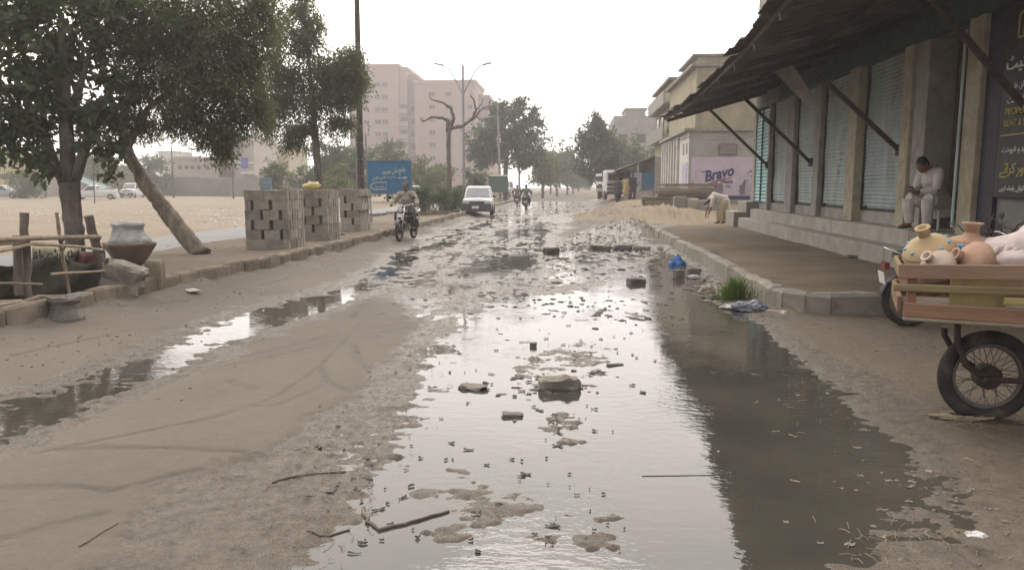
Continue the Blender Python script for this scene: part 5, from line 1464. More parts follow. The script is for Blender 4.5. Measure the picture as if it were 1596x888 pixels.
def rider_pose(z=0.0, h=0.0):
    J = dict(pelvis=V(-.12, 0, .86), chest=V(-.02, 0, 1.16), neck=V(.03, 0, 1.33), head=V(.07, 0, 1.46), face=V(1, 0, -.08), crown=V(.08, 0, 1))
    for s, k in (('l', 1), ('r', -1)):
        J['sh' + s] = V(.0, k * .185, 1.27); J['el' + s] = V(.10, k * .34, 1.03); J['wr' + s] = V(.235, k * .335, .985); J['hd' + s] = V(1, 0, -.1); J['pn' + s] = V(0, 0, -1)
        J['hip' + s] = V(-.10, k * .10, .83); J['kn' + s] = V(.28, k * .19, .70); J['an' + s] = V(.05, k * .20, .37); J['to' + s] = V(.22, k * .21, .335)
    return J
Jr = rider_pose()
hemr = lambda: [(V(-.10, .10, .85), V(.22, .18, .73), .12, .10), (V(-.10, -.10, .85), V(.22, -.18, .73), .12, .10)]
person(tuple(mc1.location), mc1.rotation_euler.z, 'person in a beige shirt and dark trousers riding a motorcycle towards the camera', Jr, CL_KHAKI, CL_DARK, False, curl=1.5)
person(tuple(mc2.location), mc2.rotation_euler.z, 'person in a dark shirt riding away down the middle of the street', rider_pose(), CL_GREEN, CL_DARK, True, vox=.018, hem=hemr(), curl=1.5)
person(tuple(mc3.location), mc3.rotation_euler.z, 'person in brown riding away, left of the dark-shirted rider', rider_pose(), CL_BROWN, CL_BROWN, True, vox=.018, hem=hemr(), curl=1.5)

# seated man reading on the plinth
Js = dict(pelvis=V(.0, 0, .47), chest=V(.17, 0, .80), neck=V(.25, 0, .955), head=V(.37, 0, 1.01), face=V(.7, 0, -.72), crown=V(.72, 0, .7))
for s, k in (('l', 1), ('r', -1)):
    Js['sh' + s] = V(.20, k * .18, .90); Js['el' + s] = V(.27, k * .20, .63); Js['wr' + s] = V(.46, k * .05, .60); Js['hd' + s] = V(.8, -k * .2, .1); Js['pn' + s] = V(0, 0, 1)
    Js['hip' + s] = V(.0, k * .1, .44); Js['kn' + s] = V(.42, k * .19, .49); Js['an' + s] = V(.38, k * .17, .085); Js['to' + s] = V(.55, k * .21, .05)
sx, sy = 5.80, 12.55
sp_ = person((sx, sy, ZP - .22 + .01), R(180) + R(22), 'person in white shalwar kameez sitting bent over on a stool by the cream pillar', Js, CL_WHITE, CL_WHITE, True, vox=.010,
       hem=[(V(0, .08, .44), V(.36, .18, .47), .14, .11), (V(0, -.08, .44), V(.36, -.18, .47), .14, .11), (V(-.04, .0, .46), V(-.10, 0, .22), .17, .19)], curl=.8)
ph = MB().box((0, 0, 0), (.014, .075, .15))
hp_ = Vector((.53, 0, .63)); Mz = Matrix.Rotation(R(202), 3, 'Z'); hp_ = Mz @ hp_ + Vector((sx, sy, ZP - .21))
o = bevel(ph.build('mobile_phone', BLACK), .004); o.location = hp_; o.rotation_euler = (0, R(40), R(202))
tag(o, 'dark mobile phone held in the hands of the seated person in white', 'phone')
stl = thing('stool', (sx, sy, ZP - .215), R(202), label='low white plastic stool under the seated person', cat='stool')
bevel(MB().box((-.02, 0, .325), (.34, .32, .03)).build('seat', WHITE_P, stl), .01)
for a in (-1, 1):
    for b_ in (-1, 1): MB().tube([(-.02 + a * .13, b_ * .12, .31), (-.02 + a * .17, b_ * .16, 0)], [.02, .018], 8).build('leg', WHITE_P, stl)

# man bending over by the stair
Jb = dict(pelvis=V(-.18, 0, .88), chest=V(.24, 0, 1.00), neck=V(.40, 0, .88), head=V(.49, 0, .78), face=V(.45, 0, -.9), crown=V(.85, 0, -.45))
for s, k in (('l', 1), ('r', -1)):
    Jb['sh' + s] = V(.34, k * .17, .90); Jb['el' + s] = V(.40, k * .19, .60); Jb['wr' + s] = V(.47, k * .12, .33); Jb['hd' + s] = V(.25, 0, -1); Jb['pn' + s] = V(-1, 0, 0)
    Jb['hip' + s] = V(-.17, k * .10, .84); Jb['kn' + s] = V(-.05 + k * .10, k * .14, .46); Jb['an' + s] = V(-.12 + k * .18, k * .14, .08); Jb['to' + s] = V(.05 + k * .18, k * .15, .04)
bq = at(1121, 342, 28.3)
person((bq.x, 28.3, hz(bq.x, 28.3)), R(192), 'person in pale shalwar kameez bending over the sand beside the stair', Jb, CL_WHITE, CL_BEIGE, True, True, baggy=1.45, vox=.014,
       hem=[(V(-.16, 0, .90), V(-.22, 0, .42), .19, .24), (V(.1, 0, .92), V(.08, 0, .72), .15, .12)], curl=.8)
def stand_pose():
    J = dict(pelvis=V(0, 0, .93), chest=V(.01, 0, 1.25), neck=V(.0, 0, 1.45), head=V(.03, 0, 1.60), face=V(1, 0, 0), crown=V(0, 0, 1))
    for s, k in (('l', 1), ('r', -1)):
        J['sh' + s] = V(0, k * .19, 1.39); J['el' + s] = V(-.02, k * .24, 1.10); J['wr' + s] = V(.06, k * .24, .86); J['hd' + s] = V(.1, 0, -1); J['pn' + s] = V(0, -k, 0)
        J['hip' + s] = V(0, k * .1, .9); J['kn' + s] = V(.02 + k * .04, k * .1, .49); J['an' + s] = V(-.02 + k * .06, k * .1, .08); J['to' + s] = V(.13 + k * .06, k * .12, .04)
    return J
hs_ = lambda: [(V(0, 0, .95), V(0, 0, .52), .18, .24)]
for px, Y, t_, b_, rz, lab in ((986, 49, CL_DARK, CL_DARK, -60, 'person in black standing by the blue posters of the stall'), (976, 50, CL_YEL, CL_BEIGE, 60, 'person in yellow standing beside the black-clad person at the stall'), (963, 51, CL_DARK, CL_DARK, -120, 'person in dark clothes standing next to the white truck')):
    q = at(px, 300, Y); person((q.x, Y, hz(q.x, Y)), R(rz), lab, stand_pose(), t_, b_, True, vox=.02, hem=hs_())
# ------------------------------------------------------------------ trees
def leaf_cloud(name, clumps, m_, parent, nleaf, ll, lw, droop=.35, seed=1, fold=False, spread=1.0, shell=.55):
    """many leaf faces gathered in sprays through the given ellipsoids (centre, radii, weight)"""
    r_ = np.random.default_rng(seed)
    wts = np.array([c[2] for c in clumps], float); wts /= wts.sum()
    cnt = r_.multinomial(nleaf, wts)
    VV = []
    for (c, rad, _), n in zip(clumps, cnt):
        if n < 1: continue
        k = max(3, n // 26)                                    # sprays
        d = r_.normal(size=(k, 3)); d /= np.linalg.norm(d, axis=1)[:, None]
        rr = (1 - shell + shell * r_.random((k, 1))) if shell < 1 else r_.random((k, 1)) ** .4
        rr = np.where(r_.random((k, 1)) < .3, r_.random((k, 1)) ** .5, r_.random((k, 1)) ** .22) * (1 + .18 * r_.normal(size=(k, 1)))
        ctr = np.array(c) + d * rr * np.array(rad)
        sdir = d * .6 + r_.normal(size=(k, 3)) * .5; sdir[:, 2] -= droop
        sdir /= np.linalg.norm(sdir, axis=1)[:, None]
        idx = r_.integers(0, k, n)
        L = ll * spread * 2.6
        tpos = r_.random((n, 1)) - .5
        p = ctr[idx] + sdir[idx] * tpos * L + r_.normal(size=(n, 3)) * ll * .45 * spread
        ax = sdir[idx] * .5 + r_.normal(size=(n, 3)) * .6; ax[:, 2] -= droop * .8
        ax /= np.linalg.norm(ax, axis=1)[:, None]
        nn = r_.normal(size=(n, 3)); nn[:, 2] += .6
        sd = np.cross(ax, nn); sd /= np.linalg.norm(sd, axis=1)[:, None] + 1e-9
        s = ll * (.65 + .7 * r_.random((n, 1))); w = lw * (.65 + .7 * r_.random((n, 1)))
        q = np.stack([p, p + ax * s * .45 + sd * w * .5, p + ax * s, p + ax * s * .45 - sd * w * .5], 1)
        VV.append(q)
    q = np.concatenate(VV); n = len(q)
    me = bpy.data.meshes.new(name)
    me.vertices.add(n * 4); me.vertices.foreach_set('co', q.reshape(-1).astype(np.float32))
    me.loops.add(n * 4); me.loops.foreach_set('vertex_index', np.arange(n * 4, dtype=np.int32))
    me.polygons.add(n); me.polygons.foreach_set('loop_start', np.arange(0, n * 4, 4, dtype=np.int32))
    me.update(calc_edges=True); me.materials.append(m_)
    return link_mesh(name, me, parent)
def limb_path(a, b_, r0, r1, wob=.08, n=5, seed=0):
    rr = random.Random(seed); a, b_ = Vector(a), Vector(b_); L = (b_ - a).length
    pts = [a]
    for i in range(1, n): pts.append(a.lerp(b_, i / n) + Vector((rr.uniform(-1, 1), rr.uniform(-1, 1), rr.uniform(-.4, .6))) * wob * L)
    pts.append(b_)
    return pts, [r0 + (r1 - r0) * i / n for i in range(n + 1)]
def tree(name, base, label, trunk, clumps, leafm, nleaf, ll, lw, barkm=BARK, limbs=(), seed=1, droop=.35, group=None, autolimbs=0, spread=1.0, cat='tree'):
    t_ = thing(name, base, label=label, cat=cat, group=group)
    b0 = Vector(base)
    loc = lambda p: Vector(p) - b0
    tp, tr2 = trunk
    tp = [loc(p) for p in tp]
    # fine the trunk path a little
    P, Rr = [], []
    nz_ = Vector((rnd.uniform(0, 50), 0, 0))
    for (a, b_), (ra, rb) in zip(zip(tp, tp[1:]), zip(tr2, tr2[1:])):
        for s in np.linspace(0, 1, max(3, min(14, int((b_ - a).length / max(ra * .55, .05)))), endpoint=False): P.append(a.lerp(b_, s) + Vector((rnd.uniform(-1, 1), rnd.uniform(-1, 1), 0)) * ra * .10); Rr.append((ra + (rb - ra) * s) * (1 + .14 * mnoise.noise(nz_ + Vector((0, 0, s * 3 + len(P))))))
    P.append(tp[-1]); Rr.append(tr2[-1]); Rr[0] *= 1.25
    MB().tube(P, Rr, 18, jit=.055).build('trunk', barkm, t_, True)
    k = 0
    for pts, rad in limbs:
        MB().tube([loc(p) for p in pts], rad, 8, jit=.06).build('limb', barkm, t_, True); k += 1
    top = tp[-1]; rr = random.Random(seed)
    cl = [(loc(c), r_, w) for c, r_, w in clumps]
    for i in range(autolimbs):
        c, r_, w = cl[i % len(cl)]
        s0 = tp[-2].lerp(top, rr.uniform(.2, 1))
        e_ = c + Vector((rr.uniform(-.6, .6) * r_[0], rr.uniform(-.6, .6) * r_[1], rr.uniform(-.2, .6) * r_[2]))
        pts, rad = limb_path(s0, e_, tr2[-1] * .75, .012 + tr2[-1] * .1, .07, 5, seed * 31 + i)
        MB().tube(pts, rad, 6).build('limb', barkm, t_, True)
    leaf_cloud('crown', cl, leafm, t_, nleaf, ll, lw, droop, seed, spread=spread)
    return t_
def zg(x, y): return hz(x, y) - .02

# tree 1: forked trunk with broad leaves, left edge
T1 = 12.9
b1 = at(118, 396, T1); b1.z = zg(b1.x, T1)
A = lambda px, py, Y=T1: at(px, py, Y)
cl1 = []
for px, py, Y, r_, w in ((60, 60, 12.9, (1.1, 1.0, .75), 3), (10, 140, 12.6, (.75, .8, .7), 2), (-60, 60, 12.5, (1.2, 1, 1.1), 3), (130, 20, 13.2, (.9, .9, .7), 2), (30, 205, 12.6, (.40, .5, .30), .8), (60, 245, 12.5, (.16, .2, .34), .35), (62, 160, 12.7, (.4, .5, .4), .7),
                        (165, 150, 13, (.5, .6, .6), 1.2), (168, 225, 12.8, (.34, .35, .20), .5), (178, 258, 12.8, (.16, .16, .14), .15), (100, 105, 13.4, (.7, .7, .5), 1.2), (-30, 215, 12.4, (.35, .5, .35), .6), (120, 190, 13.2, (.42, .5, .3), .6), (90, -60, 13, (1.6, 1.3, .9), 3), (-40, -50, 12.8, (1.5, 1.2, .9), 2), (15, 235, 12.4, (.16, .2, .2), .25)):
    cl1.append((tuple(A(px, py, Y)), r_, w))
lim1 = [([A(103, 285), A(88, 262), A(78, 235), A(66, 190)], [.115, .095, .08, .05]), ([A(108, 285), A(105, 235), A(102, 180), A(98, 90), A(95, 20)], [.15, .12, .11, .09, .05]), ([A(118, 278), A(128, 245), A(143, 205), A(160, 150)], [.10, .085, .07, .045]),
        ([A(88, 270), A(70, 258), A(62, 250)], [.045, .035, .02]), ([A(102, 190), A(130, 120, 13.1), A(150, 40, 13.2)], [.07, .05, .03]), ([A(78, 235), A(40, 190, 12.7), A(10, 140, 12.6)], [.05, .04, .02]), ([A(98, 100), A(50, 50), A(0, 20, 12.7)], [.05, .04, .02])]
tree('broadleaf_tree', tuple(b1), 'forked broadleaf tree rising behind the twig fence at the left edge', ([b1, A(114, 340), A(107, 283)], [.165, .15, .185]), cl1, LEAFB, 11800, .15, .085, BARK, lim1, 3, .5)

# tree 2: leaning neem
T2 = 14.0
b2 = at(312, 399, T2); b2.z = zg(b2.x, T2)
A2 = lambda px, py, Y=T2: at(px, py, Y)
cl2 = []
for px, py, Y, r_, w in ((250, 60, 14, (.9, .9, .7), 3), (330, 90, 14, (.85, .9, .65), 3), (300, 150, 13.8, (.75, .8, .5), 2.2), (370, 140, 14, (.55, .7, .55), 1.6), (345, 205, 13.9, (.42, .5, .30), 1), (395, 60, 14.2, (.5, .6, .7), 1.3), (290, 190, 14, (.45, .5, .25), .8),
                        (220, 120, 14.2, (.6, .7, .6), 1.6), (230, 195, 14.2, (.35, .4, .2), .5), (200, 30, 14.2, (.8, .8, .7), 2), (340, 20, 14.2, (.9, .9, .6), 2.2), (400, 175, 14.1, (.28, .4, .3), .5), (344, 235, 13.9, (.14, .2, .2), .3), (300, -60, 14.2, (1.6, 1.3, .9), 3), (415, 10, 14.4, (.35, .5, .4), .5), (180, 190, 14.2, (.25, .3, .3), .4)):
    cl2.append((tuple(A2(px, py, Y)), r_, w))
lim2 = [([A2(195, 228), A2(188, 195), A2(200, 150, 14.1), A2(230, 90, 14.2)], [.085, .08, .06, .035]), ([A2(198, 232), A2(230, 170), A2(290, 120), A2(340, 70)], [.07, .055, .045, .02]), ([A2(190, 200), A2(160, 120, 14.2), A2(150, 40, 14.3)], [.06, .05, .03]), ([A2(260, 145), A2(320, 170), A2(345, 215)], [.03, .025, .012]), ([A2(230, 90), A2(300, 30), A2(390, 10)], [.04, .03, .015])]
tree('neem_tree', tuple(b2), 'leaning neem tree with a dense feathery crown beside the near block stack', ([b2, A2(275, 350), A2(228, 290), A2(205, 250), A2(194, 222)], [.17, .15, .135, .11, .095]), cl2, LEAFN, 66000, .105, .024, BARK_P, lim2, 5, .55, spread=1.4)

# tree 3: slim feathery tree on the median
T3 = 22.5
b3 = at(497, 345, T3); b3.z = zg(b3.x, T3)
A3 = lambda px, py, Y=T3: at(px, py, Y)
cl3 = []
for px, py, r_, w in ((470, 20, (.30, .4, .45), .7), (475, 70, (.45, .5, .5), 1.2), (540, 110, (.50, .5, .50), 1.6), (545, 150, (.35, .5, .35), 1), (500, 160, (.6, .6, .45), 1.6), (430, 110, (.5, .5, .5), 1.4), (440, 165, (.55, .5, .45), 1.4), (415, 200, (.3, .4, .28), .6), (470, 205, (.6, .5, .28), 1.1), (530, 195, (.45, .4, .25), .8), (550, 90, (.25, .3, .3), .5), (500, 110, (.4, .5, .35), .9), (410, 140, (.22, .3, .35), .4), (420, 165, (.35, .4, .4), .7), (455, 130, (.4, .4, .45), .9), (520, 125, (.4, .4, .4), .9), (560, 125, (.28, .3, .45), .6), (450, 40, (.25, .3, .4), .4), (490, 45, (.28, .3, .4), .5), (475, -10, (.2, .3, .25), .25), (430, 60, (.28, .3, .3), .4), (455, 225, (.3, .3, .14), .3)):
    cl3.append((tuple(A3(px, py)), r_, w))
tree('neem_tree', tuple(b3), 'slim feathery tree standing behind the middle and nearest block stacks', ([b3, A3(496, 270), A3(490, 200), A3(483, 110), A3(474, 20)], [.13, .115, .095, .06, .025]), cl3, LEAFN, 36000, .13, .034, BARK, [], 9, .5, autolimbs=12, spread=1.5)

def simple_tree(name, px, pyb, Y, label, crown, leafm, nleaf, ll, lw, tr=.12, seed=1, trunk_top=None, droop=.3, group=None, limbs=5, cat='tree', bark=BARK):
    b_ = at(px, pyb, Y); b_.z = zg(b_.x, Y)
    cl = [(tuple(at(x, y, Y + dy)), r_, w) for x, y, dy, r_, w in crown]
    tt = at(*(trunk_top or (px, sum(c[1] for c in crown) / len(crown))), Y)
    tree(name, tuple(b_), label, ([b_, b_.lerp(tt, .5) + Vector((rnd.uniform(-.1, .1), 0, 0)), tt], [tr, tr * .8, tr * .5]), cl, leafm, nleaf, ll, lw, bark, [], seed, droop, group, limbs, cat=cat)
# bare pollard tree
bb_ = at(700, 300, 40); bb_.z = zg(bb_.x, 40)
B4 = lambda px, py: at(px, py, 40)
bt = thing('bare_tree', tuple(bb_), label='bare leafless tree with thick twisted branches in front of the tower block', cat='tree')
lo = lambda p: B4(*p) - bb_
MB().tube([Vector((0, 0, -.1)), lo((700, 260)), lo((699, 225)), lo((700, 198))], [.17, .115, .11, .135], 12, jit=.1).build('trunk', BARK, bt, True)
for pts, rad in (([(700, 205), (697, 188), (690, 184), (672, 183), (660, 190)], [.13, .09, .07, .055, .035]), ([(700, 202), (707, 185), (703, 168), (690, 160), (672, 155)], [.12, .085, .07, .05, .03]), ([(702, 200), (720, 197), (735, 187), (742, 172), (738, 155), (733, 150)], [.11, .09, .075, .06, .045, .025]),
                 ([(735, 187), (742, 182), (748, 172), (762, 165), (765, 158)], [.06, .05, .04, .03, .02]), ([(740, 180), (750, 188)], [.04, .02]), ([(660, 190), (656, 187)], [.035, .015]), ([(762, 165), (770, 168)], [.025, .012]), ([(742, 172), (752, 160)], [.035, .015])):
    Q, W_ = [], []
    for (p, q), (ra, rb) in zip(zip(pts, pts[1:]), zip(rad, rad[1:])):
        for s_ in (0, .33, .66): Q.append(lo((p[0] + (q[0] - p[0]) * s_ + rnd.uniform(-.8, .8), p[1] + (q[1] - p[1]) * s_ + rnd.uniform(-.8, .8))) + Vector((0, rnd.uniform(-.04, .04), 0))); W_.append((ra + (rb - ra) * s_) * rnd.uniform(.88, 1.22))
    Q.append(lo(pts[-1])); W_.append(rad[-1])
    lb_ = MB().tube(Q, W_, 9, jit=.1).build('limb', BARK, bt, True)
    for k in range(3):
        e_ = lo(pts[-1]) if k else Q[len(Q) // 2]
        MB().tube([e_, e_ + Vector((rnd.uniform(-.25, .25), rnd.uniform(-.2, .2), rnd.uniform(.05, .4)))], [.016, .006], 5).build('shoot', BARK, lb_)

simple_tree('round_tree', 788, 303, 75, 'big rounded dark green tree on the median beyond the white car', [(790, 190, 0, (2.6, 2.5, 1.5), 3), (760, 215, 0, (1.7, 2, 1.6), 2), (815, 215, 0, (2.1, 2, 1.7), 2.4), (780, 240, 0, (3, 2.2, 1.3), 3), (830, 245, 0, (1.6, 1.6, 1.2), 1.4), (745, 245, 0, (1.2, 1.4, 1.3), 1), (800, 168, 0, (1.2, 1.2, .7), .7), (826, 185, 0, (.9, .9, .6), .5), (845, 192, 0, (.3, .3, .25), .1), (775, 170, 0, (.6, .8, .5), .4), (830, 172, 0, (.4, .5, .4), .2), (812, 160, 0, (.4, .4, .35), .2)], LEAFD, 11000, .34, .2, .3, 21, (789, 235))
simple_tree('conical_tree', 936, 303, 74, 'tall conical dark green tree on the right of the far road', [(928, 195, 0, (.6, .6, .9), .8), (932, 215, 0, (1.4, 1.2, 1.1), 1.8), (935, 240, 0, (2.1, 1.8, 1.3), 3), (930, 262, 0, (2.2, 1.8, 1.1), 2.6), (912, 225, 0, (.9, 1, 1.2), 1), (950, 235, 0, (1.3, 1.2, 1.4), 1.4), (906, 215, 0, (.5, .6, .7), .4), (955, 262, 0, (1.4, 1.3, .9), 1.2), (927, 183, 0, (.22, .22, .4), .2), (940, 205, 0, (.6, .6, .8), .6)], LEAFD, 10000, .30, .17, .24, 22, (933, 230), limbs=8)
simple_tree('leafy_tree', 968, 298, 84, 'soft green tree growing behind the conical tree and the white truck', [(975, 240, 0, (2.2, 2, 1.8), 2), (990, 262, 0, (1.8, 2, 1.4), 1.6), (962, 258, 0, (1.8, 2, 1.5), 1.6)], LEAFG, 5200, .34, .2, .2, 23)
simple_tree('leafy_tree', 1034, 280, 100, 'small tree between the grey block of flats and the balcony house', [(1036, 215, 0, (1.6, 2, 2.6), 2), (1030, 245, 0, (2, 2, 2), 2)], LEAFD, 3000, .4, .24, .2, 24)
for i, (px, pyt, pyb, Y, rw, m_, lab) in enumerate((
    (846, 235, 303, 92, 3.2, LEAFY, 'yellow-green tree just right of the big rounded tree'), (868, 222, 300, 112, 4.4, LEAFG, 'taller green tree second in the far row along the median'),
    (884, 242, 299, 128, 3.6, LEAFY, 'pale tree third in the far row along the median'), (893, 258, 298, 150, 3.6, LEAFG, 'small hazy tree at the far end of the median row'),
    (858, 255, 298, 140, 5, LEAFD, 'dark tree behind the median row, left of its pale tree'), (902, 268, 297, 185, 4.4, LEAFG, 'faint tree closing the view at the end of the road'), (918, 262, 297, 165, 4.6, LEAFD, 'faint dark tree just left of the conical tree'), (985, 268, 297, 160, 6, LEAFG, 'hazy green tree far behind the stall'))):
    k = Y / FPX; hh_ = (pyb - pyt) * k
    crown = []
    for j in range(5):
        crown.append((px + rnd.uniform(-.5, .5) * rw / k * .8, pyt + (pyb - pyt) * rnd.uniform(.22, .62), rnd.uniform(-1, 1), (rw * rnd.uniform(.4, .6), rw * .5, hh_ * rnd.uniform(.18, .26)), 1))
    crown.append((px, pyt + (pyb - pyt) * .25, 0, (rw * .5, rw * .5, hh_ * .24), 1))
    simple_tree('street_tree', px, pyb, Y, lab, crown, m_, 3200, .42, .26, .18, 40 + i, group='street trees receding along the far road')
# trees and bushes beyond the field
for i, (px, pyt, pyb, Y, rw, m_, n, ll, lab) in enumerate((
    (505, 212, 312, 60, 2.6, LEAFD, 5200, .26, 'dark grey-green bushy tree behind the slim feathery tree'), (545, 225, 312, 66, 2.6, LEAFG, 4200, .28, 'green bushy tree behind the dark power pole'),
    (605, 212, 312, 72, 3.4, LEAFG, 5200, .28, 'wide green tree rising behind the blue direction sign'), (430, 245, 312, 62, 1.8, LEAFY, 3600, .22, 'yellow-green bush tree above the nearest block stack'),
    (650, 240, 312, 66, 2.4, LEAFY, 3600, .26, 'light green tree right of the blue direction sign'), (682, 255, 312, 70, 1.8, LEAFG, 2600, .26, 'small green tree at the foot of the tower block'),
    (522, 255, 312, 52, 1.6, LEAFY, 2600, .2, 'low yellow-green bush between the trunk and the power pole'), (40, 262, 312, 80, 2.4, LEAFG, 3600, .28, 'round green bush beside the yellow house'),
    (165, 228, 300, 98, 3.4, LEAFY, 4200, .32, 'pale feathery tree behind the parked pickup'), (232, 238, 300, 104, 3.4, LEAFG, 3600, .34, 'green tree behind the field wall left of the beige house'), (140, 240, 300, 110, 3, LEAFG, 2600, .36, 'olive tree seen between the trunks of the near trees'),
    (742, 262, 306, 56, 1.0, LEAFD, 1800, .18, 'dark shrub tree at the foot of the street lamp'))):
    k = Y / FPX; hh_ = (pyb - pyt) * k; crown = []
    for j in range(6):
        crown.append((px + rnd.uniform(-.55, .55) * rw / k, pyt + (pyb - pyt) * rnd.uniform(.2, .75), rnd.uniform(-.8, .8), (rw * rnd.uniform(.38, .58), rw * .5, hh_ * rnd.uniform(.16, .25)), 1))
    crown.append((px, pyt + (pyb - pyt) * .22, 0, (rw * .45, rw * .4, hh_ * .2), 1)); crown.append((px, pyt + (pyb - pyt) * .75, 0, (rw * .8, rw * .5, hh_ * .22), 1.4))
    simple_tree('bushy_tree', px, pyb, Y, lab, crown, m_, n, ll, ll * .55, .12, 70 + i, group='trees beyond the sandy field')
# shrubs in rings on the median
for i, (px, py, Y, w, h, m_, lab) in enumerate(((657, 326, 33.5, .55, 1.15, LEAFD, 'leafy upright shrub on the median, nearest to the blue sign'), (686, 325, 34.5, .75, 1.05, LEAFG, 'wide leafy shrub in a brick ring left of the white car'), (704, 322, 37, .6, 1.0, LEAFD, 'dark shrub partly behind the left side of the white car'), (716, 318, 42, .6, 1.15, LEAFG, 'shrub behind the white car at the foot of the bare tree'))):
    b_ = at(px, py, Y); b_.z = zg(b_.x, Y)
    t_ = thing('shrub', tuple(b_), label=lab, cat='shrub', group='shrubs on the median')
    MB().lathe([(.42, -.05), (.42, .16), (.36, .17), (.36, .10), (.02, .10)], n=14, jit=.03).build('ring', KERB, t_)
    for k in range(4): MB().tube([(0, 0, 0), (rnd.uniform(-.2, .2), rnd.uniform(-.2, .2), h * .8)], [.025, .01], 5).build('stem', BARK, t_)
    leaf_cloud('foliage', [((0, 0, h * .45), (w * .7, w * .7, h * .42), 2), ((w * .2, 0, h * .8), (w * .45, w * .4, h * .25), 1), ((-w * .3, 0, h * .7), (w * .4, w * .4, h * .25), 1)], m_, t_, 1900, .14, .05, -.5, 90 + i)
# a tuft of green grass at the right kerb corner
gx, gy = g(1143, 468)
gt = thing('grass_tuft', (gx + .02, gy - .02, .0), label='bright green tuft of grass growing at the right kerb corner', cat='grass')
r_ = random.Random(5); mb = MB()
for k in range(520):
    a, rr = r_.uniform(0, 6.28), abs(r_.gauss(0, .12)); x0, y0 = rr * math.cos(a) * 1.1, rr * math.sin(a) * .6
    h = r_.uniform(.16, .40) * (1 - rr * 1.2); b_ = r_.uniform(-.16, .16); c_ = r_.uniform(-.12, .12); w = .0045
    t2 = r_.uniform(0, 3.14); wx, wy = w * math.cos(t2), w * math.sin(t2)
    P = [(x0, y0, 0), (x0 + b_ * .3, y0 + c_ * .3, h * .55), (x0 + b_, y0 + c_, h)]
    mb.add([(P[0][0] - wx, P[0][1] - wy, 0), (P[0][0] + wx, P[0][1] + wy, 0), (P[1][0] + wx, P[1][1] + wy, P[1][2]), (P[1][0] - wx, P[1][1] - wy, P[1][2]), P[2]], [(0, 1, 2, 3), (3, 2, 4)])
mb.build('blades', GRASS_M, gt)
# ------------------------------------------------------------------ tower block
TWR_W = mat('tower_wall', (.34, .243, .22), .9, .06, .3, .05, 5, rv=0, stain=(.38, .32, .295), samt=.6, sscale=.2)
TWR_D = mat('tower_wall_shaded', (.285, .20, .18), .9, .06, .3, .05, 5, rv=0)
SHUT = mat('brown_shutter', (.075, .05, .048), .6, .15, 2, 0, 10)
TY = 184.0
t0 = at(567, 290, TY)
tw = thing('tower_block', (t0.x, TY, 0), label='tall pinkish-beige apartment tower in two stepped wings on the left', cat='building')
def tx(px): return at(px, 200, TY).x - t0.x
def tz(py): return at(620, py, TY).z
def wall(a, b_, y0, y1, top, m_=TWR_W, nm='wing', capy=.3):
    MB().span((tx(a), y0, 0), (tx(b_), y1, tz(top))).build(nm, m_, tw)
    MB().span((tx(a) - capy, y0 - capy, tz(top) + .004), (tx(b_) + capy, y1, tz(top) + .8)).build('parapet', m_, tw)
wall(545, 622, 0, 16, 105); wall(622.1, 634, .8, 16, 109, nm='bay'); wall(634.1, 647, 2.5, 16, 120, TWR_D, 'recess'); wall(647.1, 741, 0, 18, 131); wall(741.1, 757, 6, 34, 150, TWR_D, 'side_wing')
MB().span((tx(728), -.3, tz(131) + .81), (tx(742), 6, tz(127))).build('roof_tank', TWR_W, tw)
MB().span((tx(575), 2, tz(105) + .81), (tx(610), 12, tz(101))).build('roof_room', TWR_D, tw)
def win(px, py, w, h, y0, nm='window'):
    o = thing(nm, (tx(px), y0, tz(py))); o.parent = tw
    MB().span((-w / 2 - .15, -.25, -h / 2 - .25), (w / 2 + .15, -.003, -h / 2)).span((-w / 2 - .15, -.35, h / 2), (w / 2 + .15, -.003, h / 2 + .2)).span((-w / 2 - .15, -.2, -h / 2), (-w / 2, -.003, h / 2)).span((w / 2, -.2, -h / 2), (w / 2 + .15, -.003, h / 2)).build('frame', TWR_W, o)
    MB().span((-w / 2, -.06, -h / 2), (w / 2, -.004, h / 2)).build('pane', SHUT, o)
    MB().span((-.06, -.1, -h / 2), (.06, -.062, h / 2)).build('mullion', TWR_D, o)
for r in range(8):
    y = 132 + 19.4 * r
    if y < 285:
        win(589.5, y, 1.35, .95, 0); win(600.5, y, 1.25, .95, 0)
        win(572, y, 1.2, .9, 0)
for r in range(6):
    y = 168 + 19.6 * r
    o = thing('balcony', (tx(628.5), .8, tz(y))); o.parent = tw
    MB().span((-1.1, -.9, -1.35), (1.1, -.002, -1.2)).span((-1.1, -.9, -1.2), (1.1, -.8, -.3)).build('parapet', TWR_W, o)
    MB().span((-.85, -.04, -1.1), (.85, -.003, .8)).build('opening', SHUT, o)
    win(642.5, y + 1, 1.4, 1.5, 2.5)
for r in range(7):
    y = 148 + 19.7 * r
    if y < 283:
        win(674, y, 1.35, .95, 0); win(699, y, 1.35, .95, 0)
        if r > 0: win(733, y, 1.1, .95, 0)
for r in range(6): win(750, 165 + 19.7 * r, 1.2, 1.2, 6)

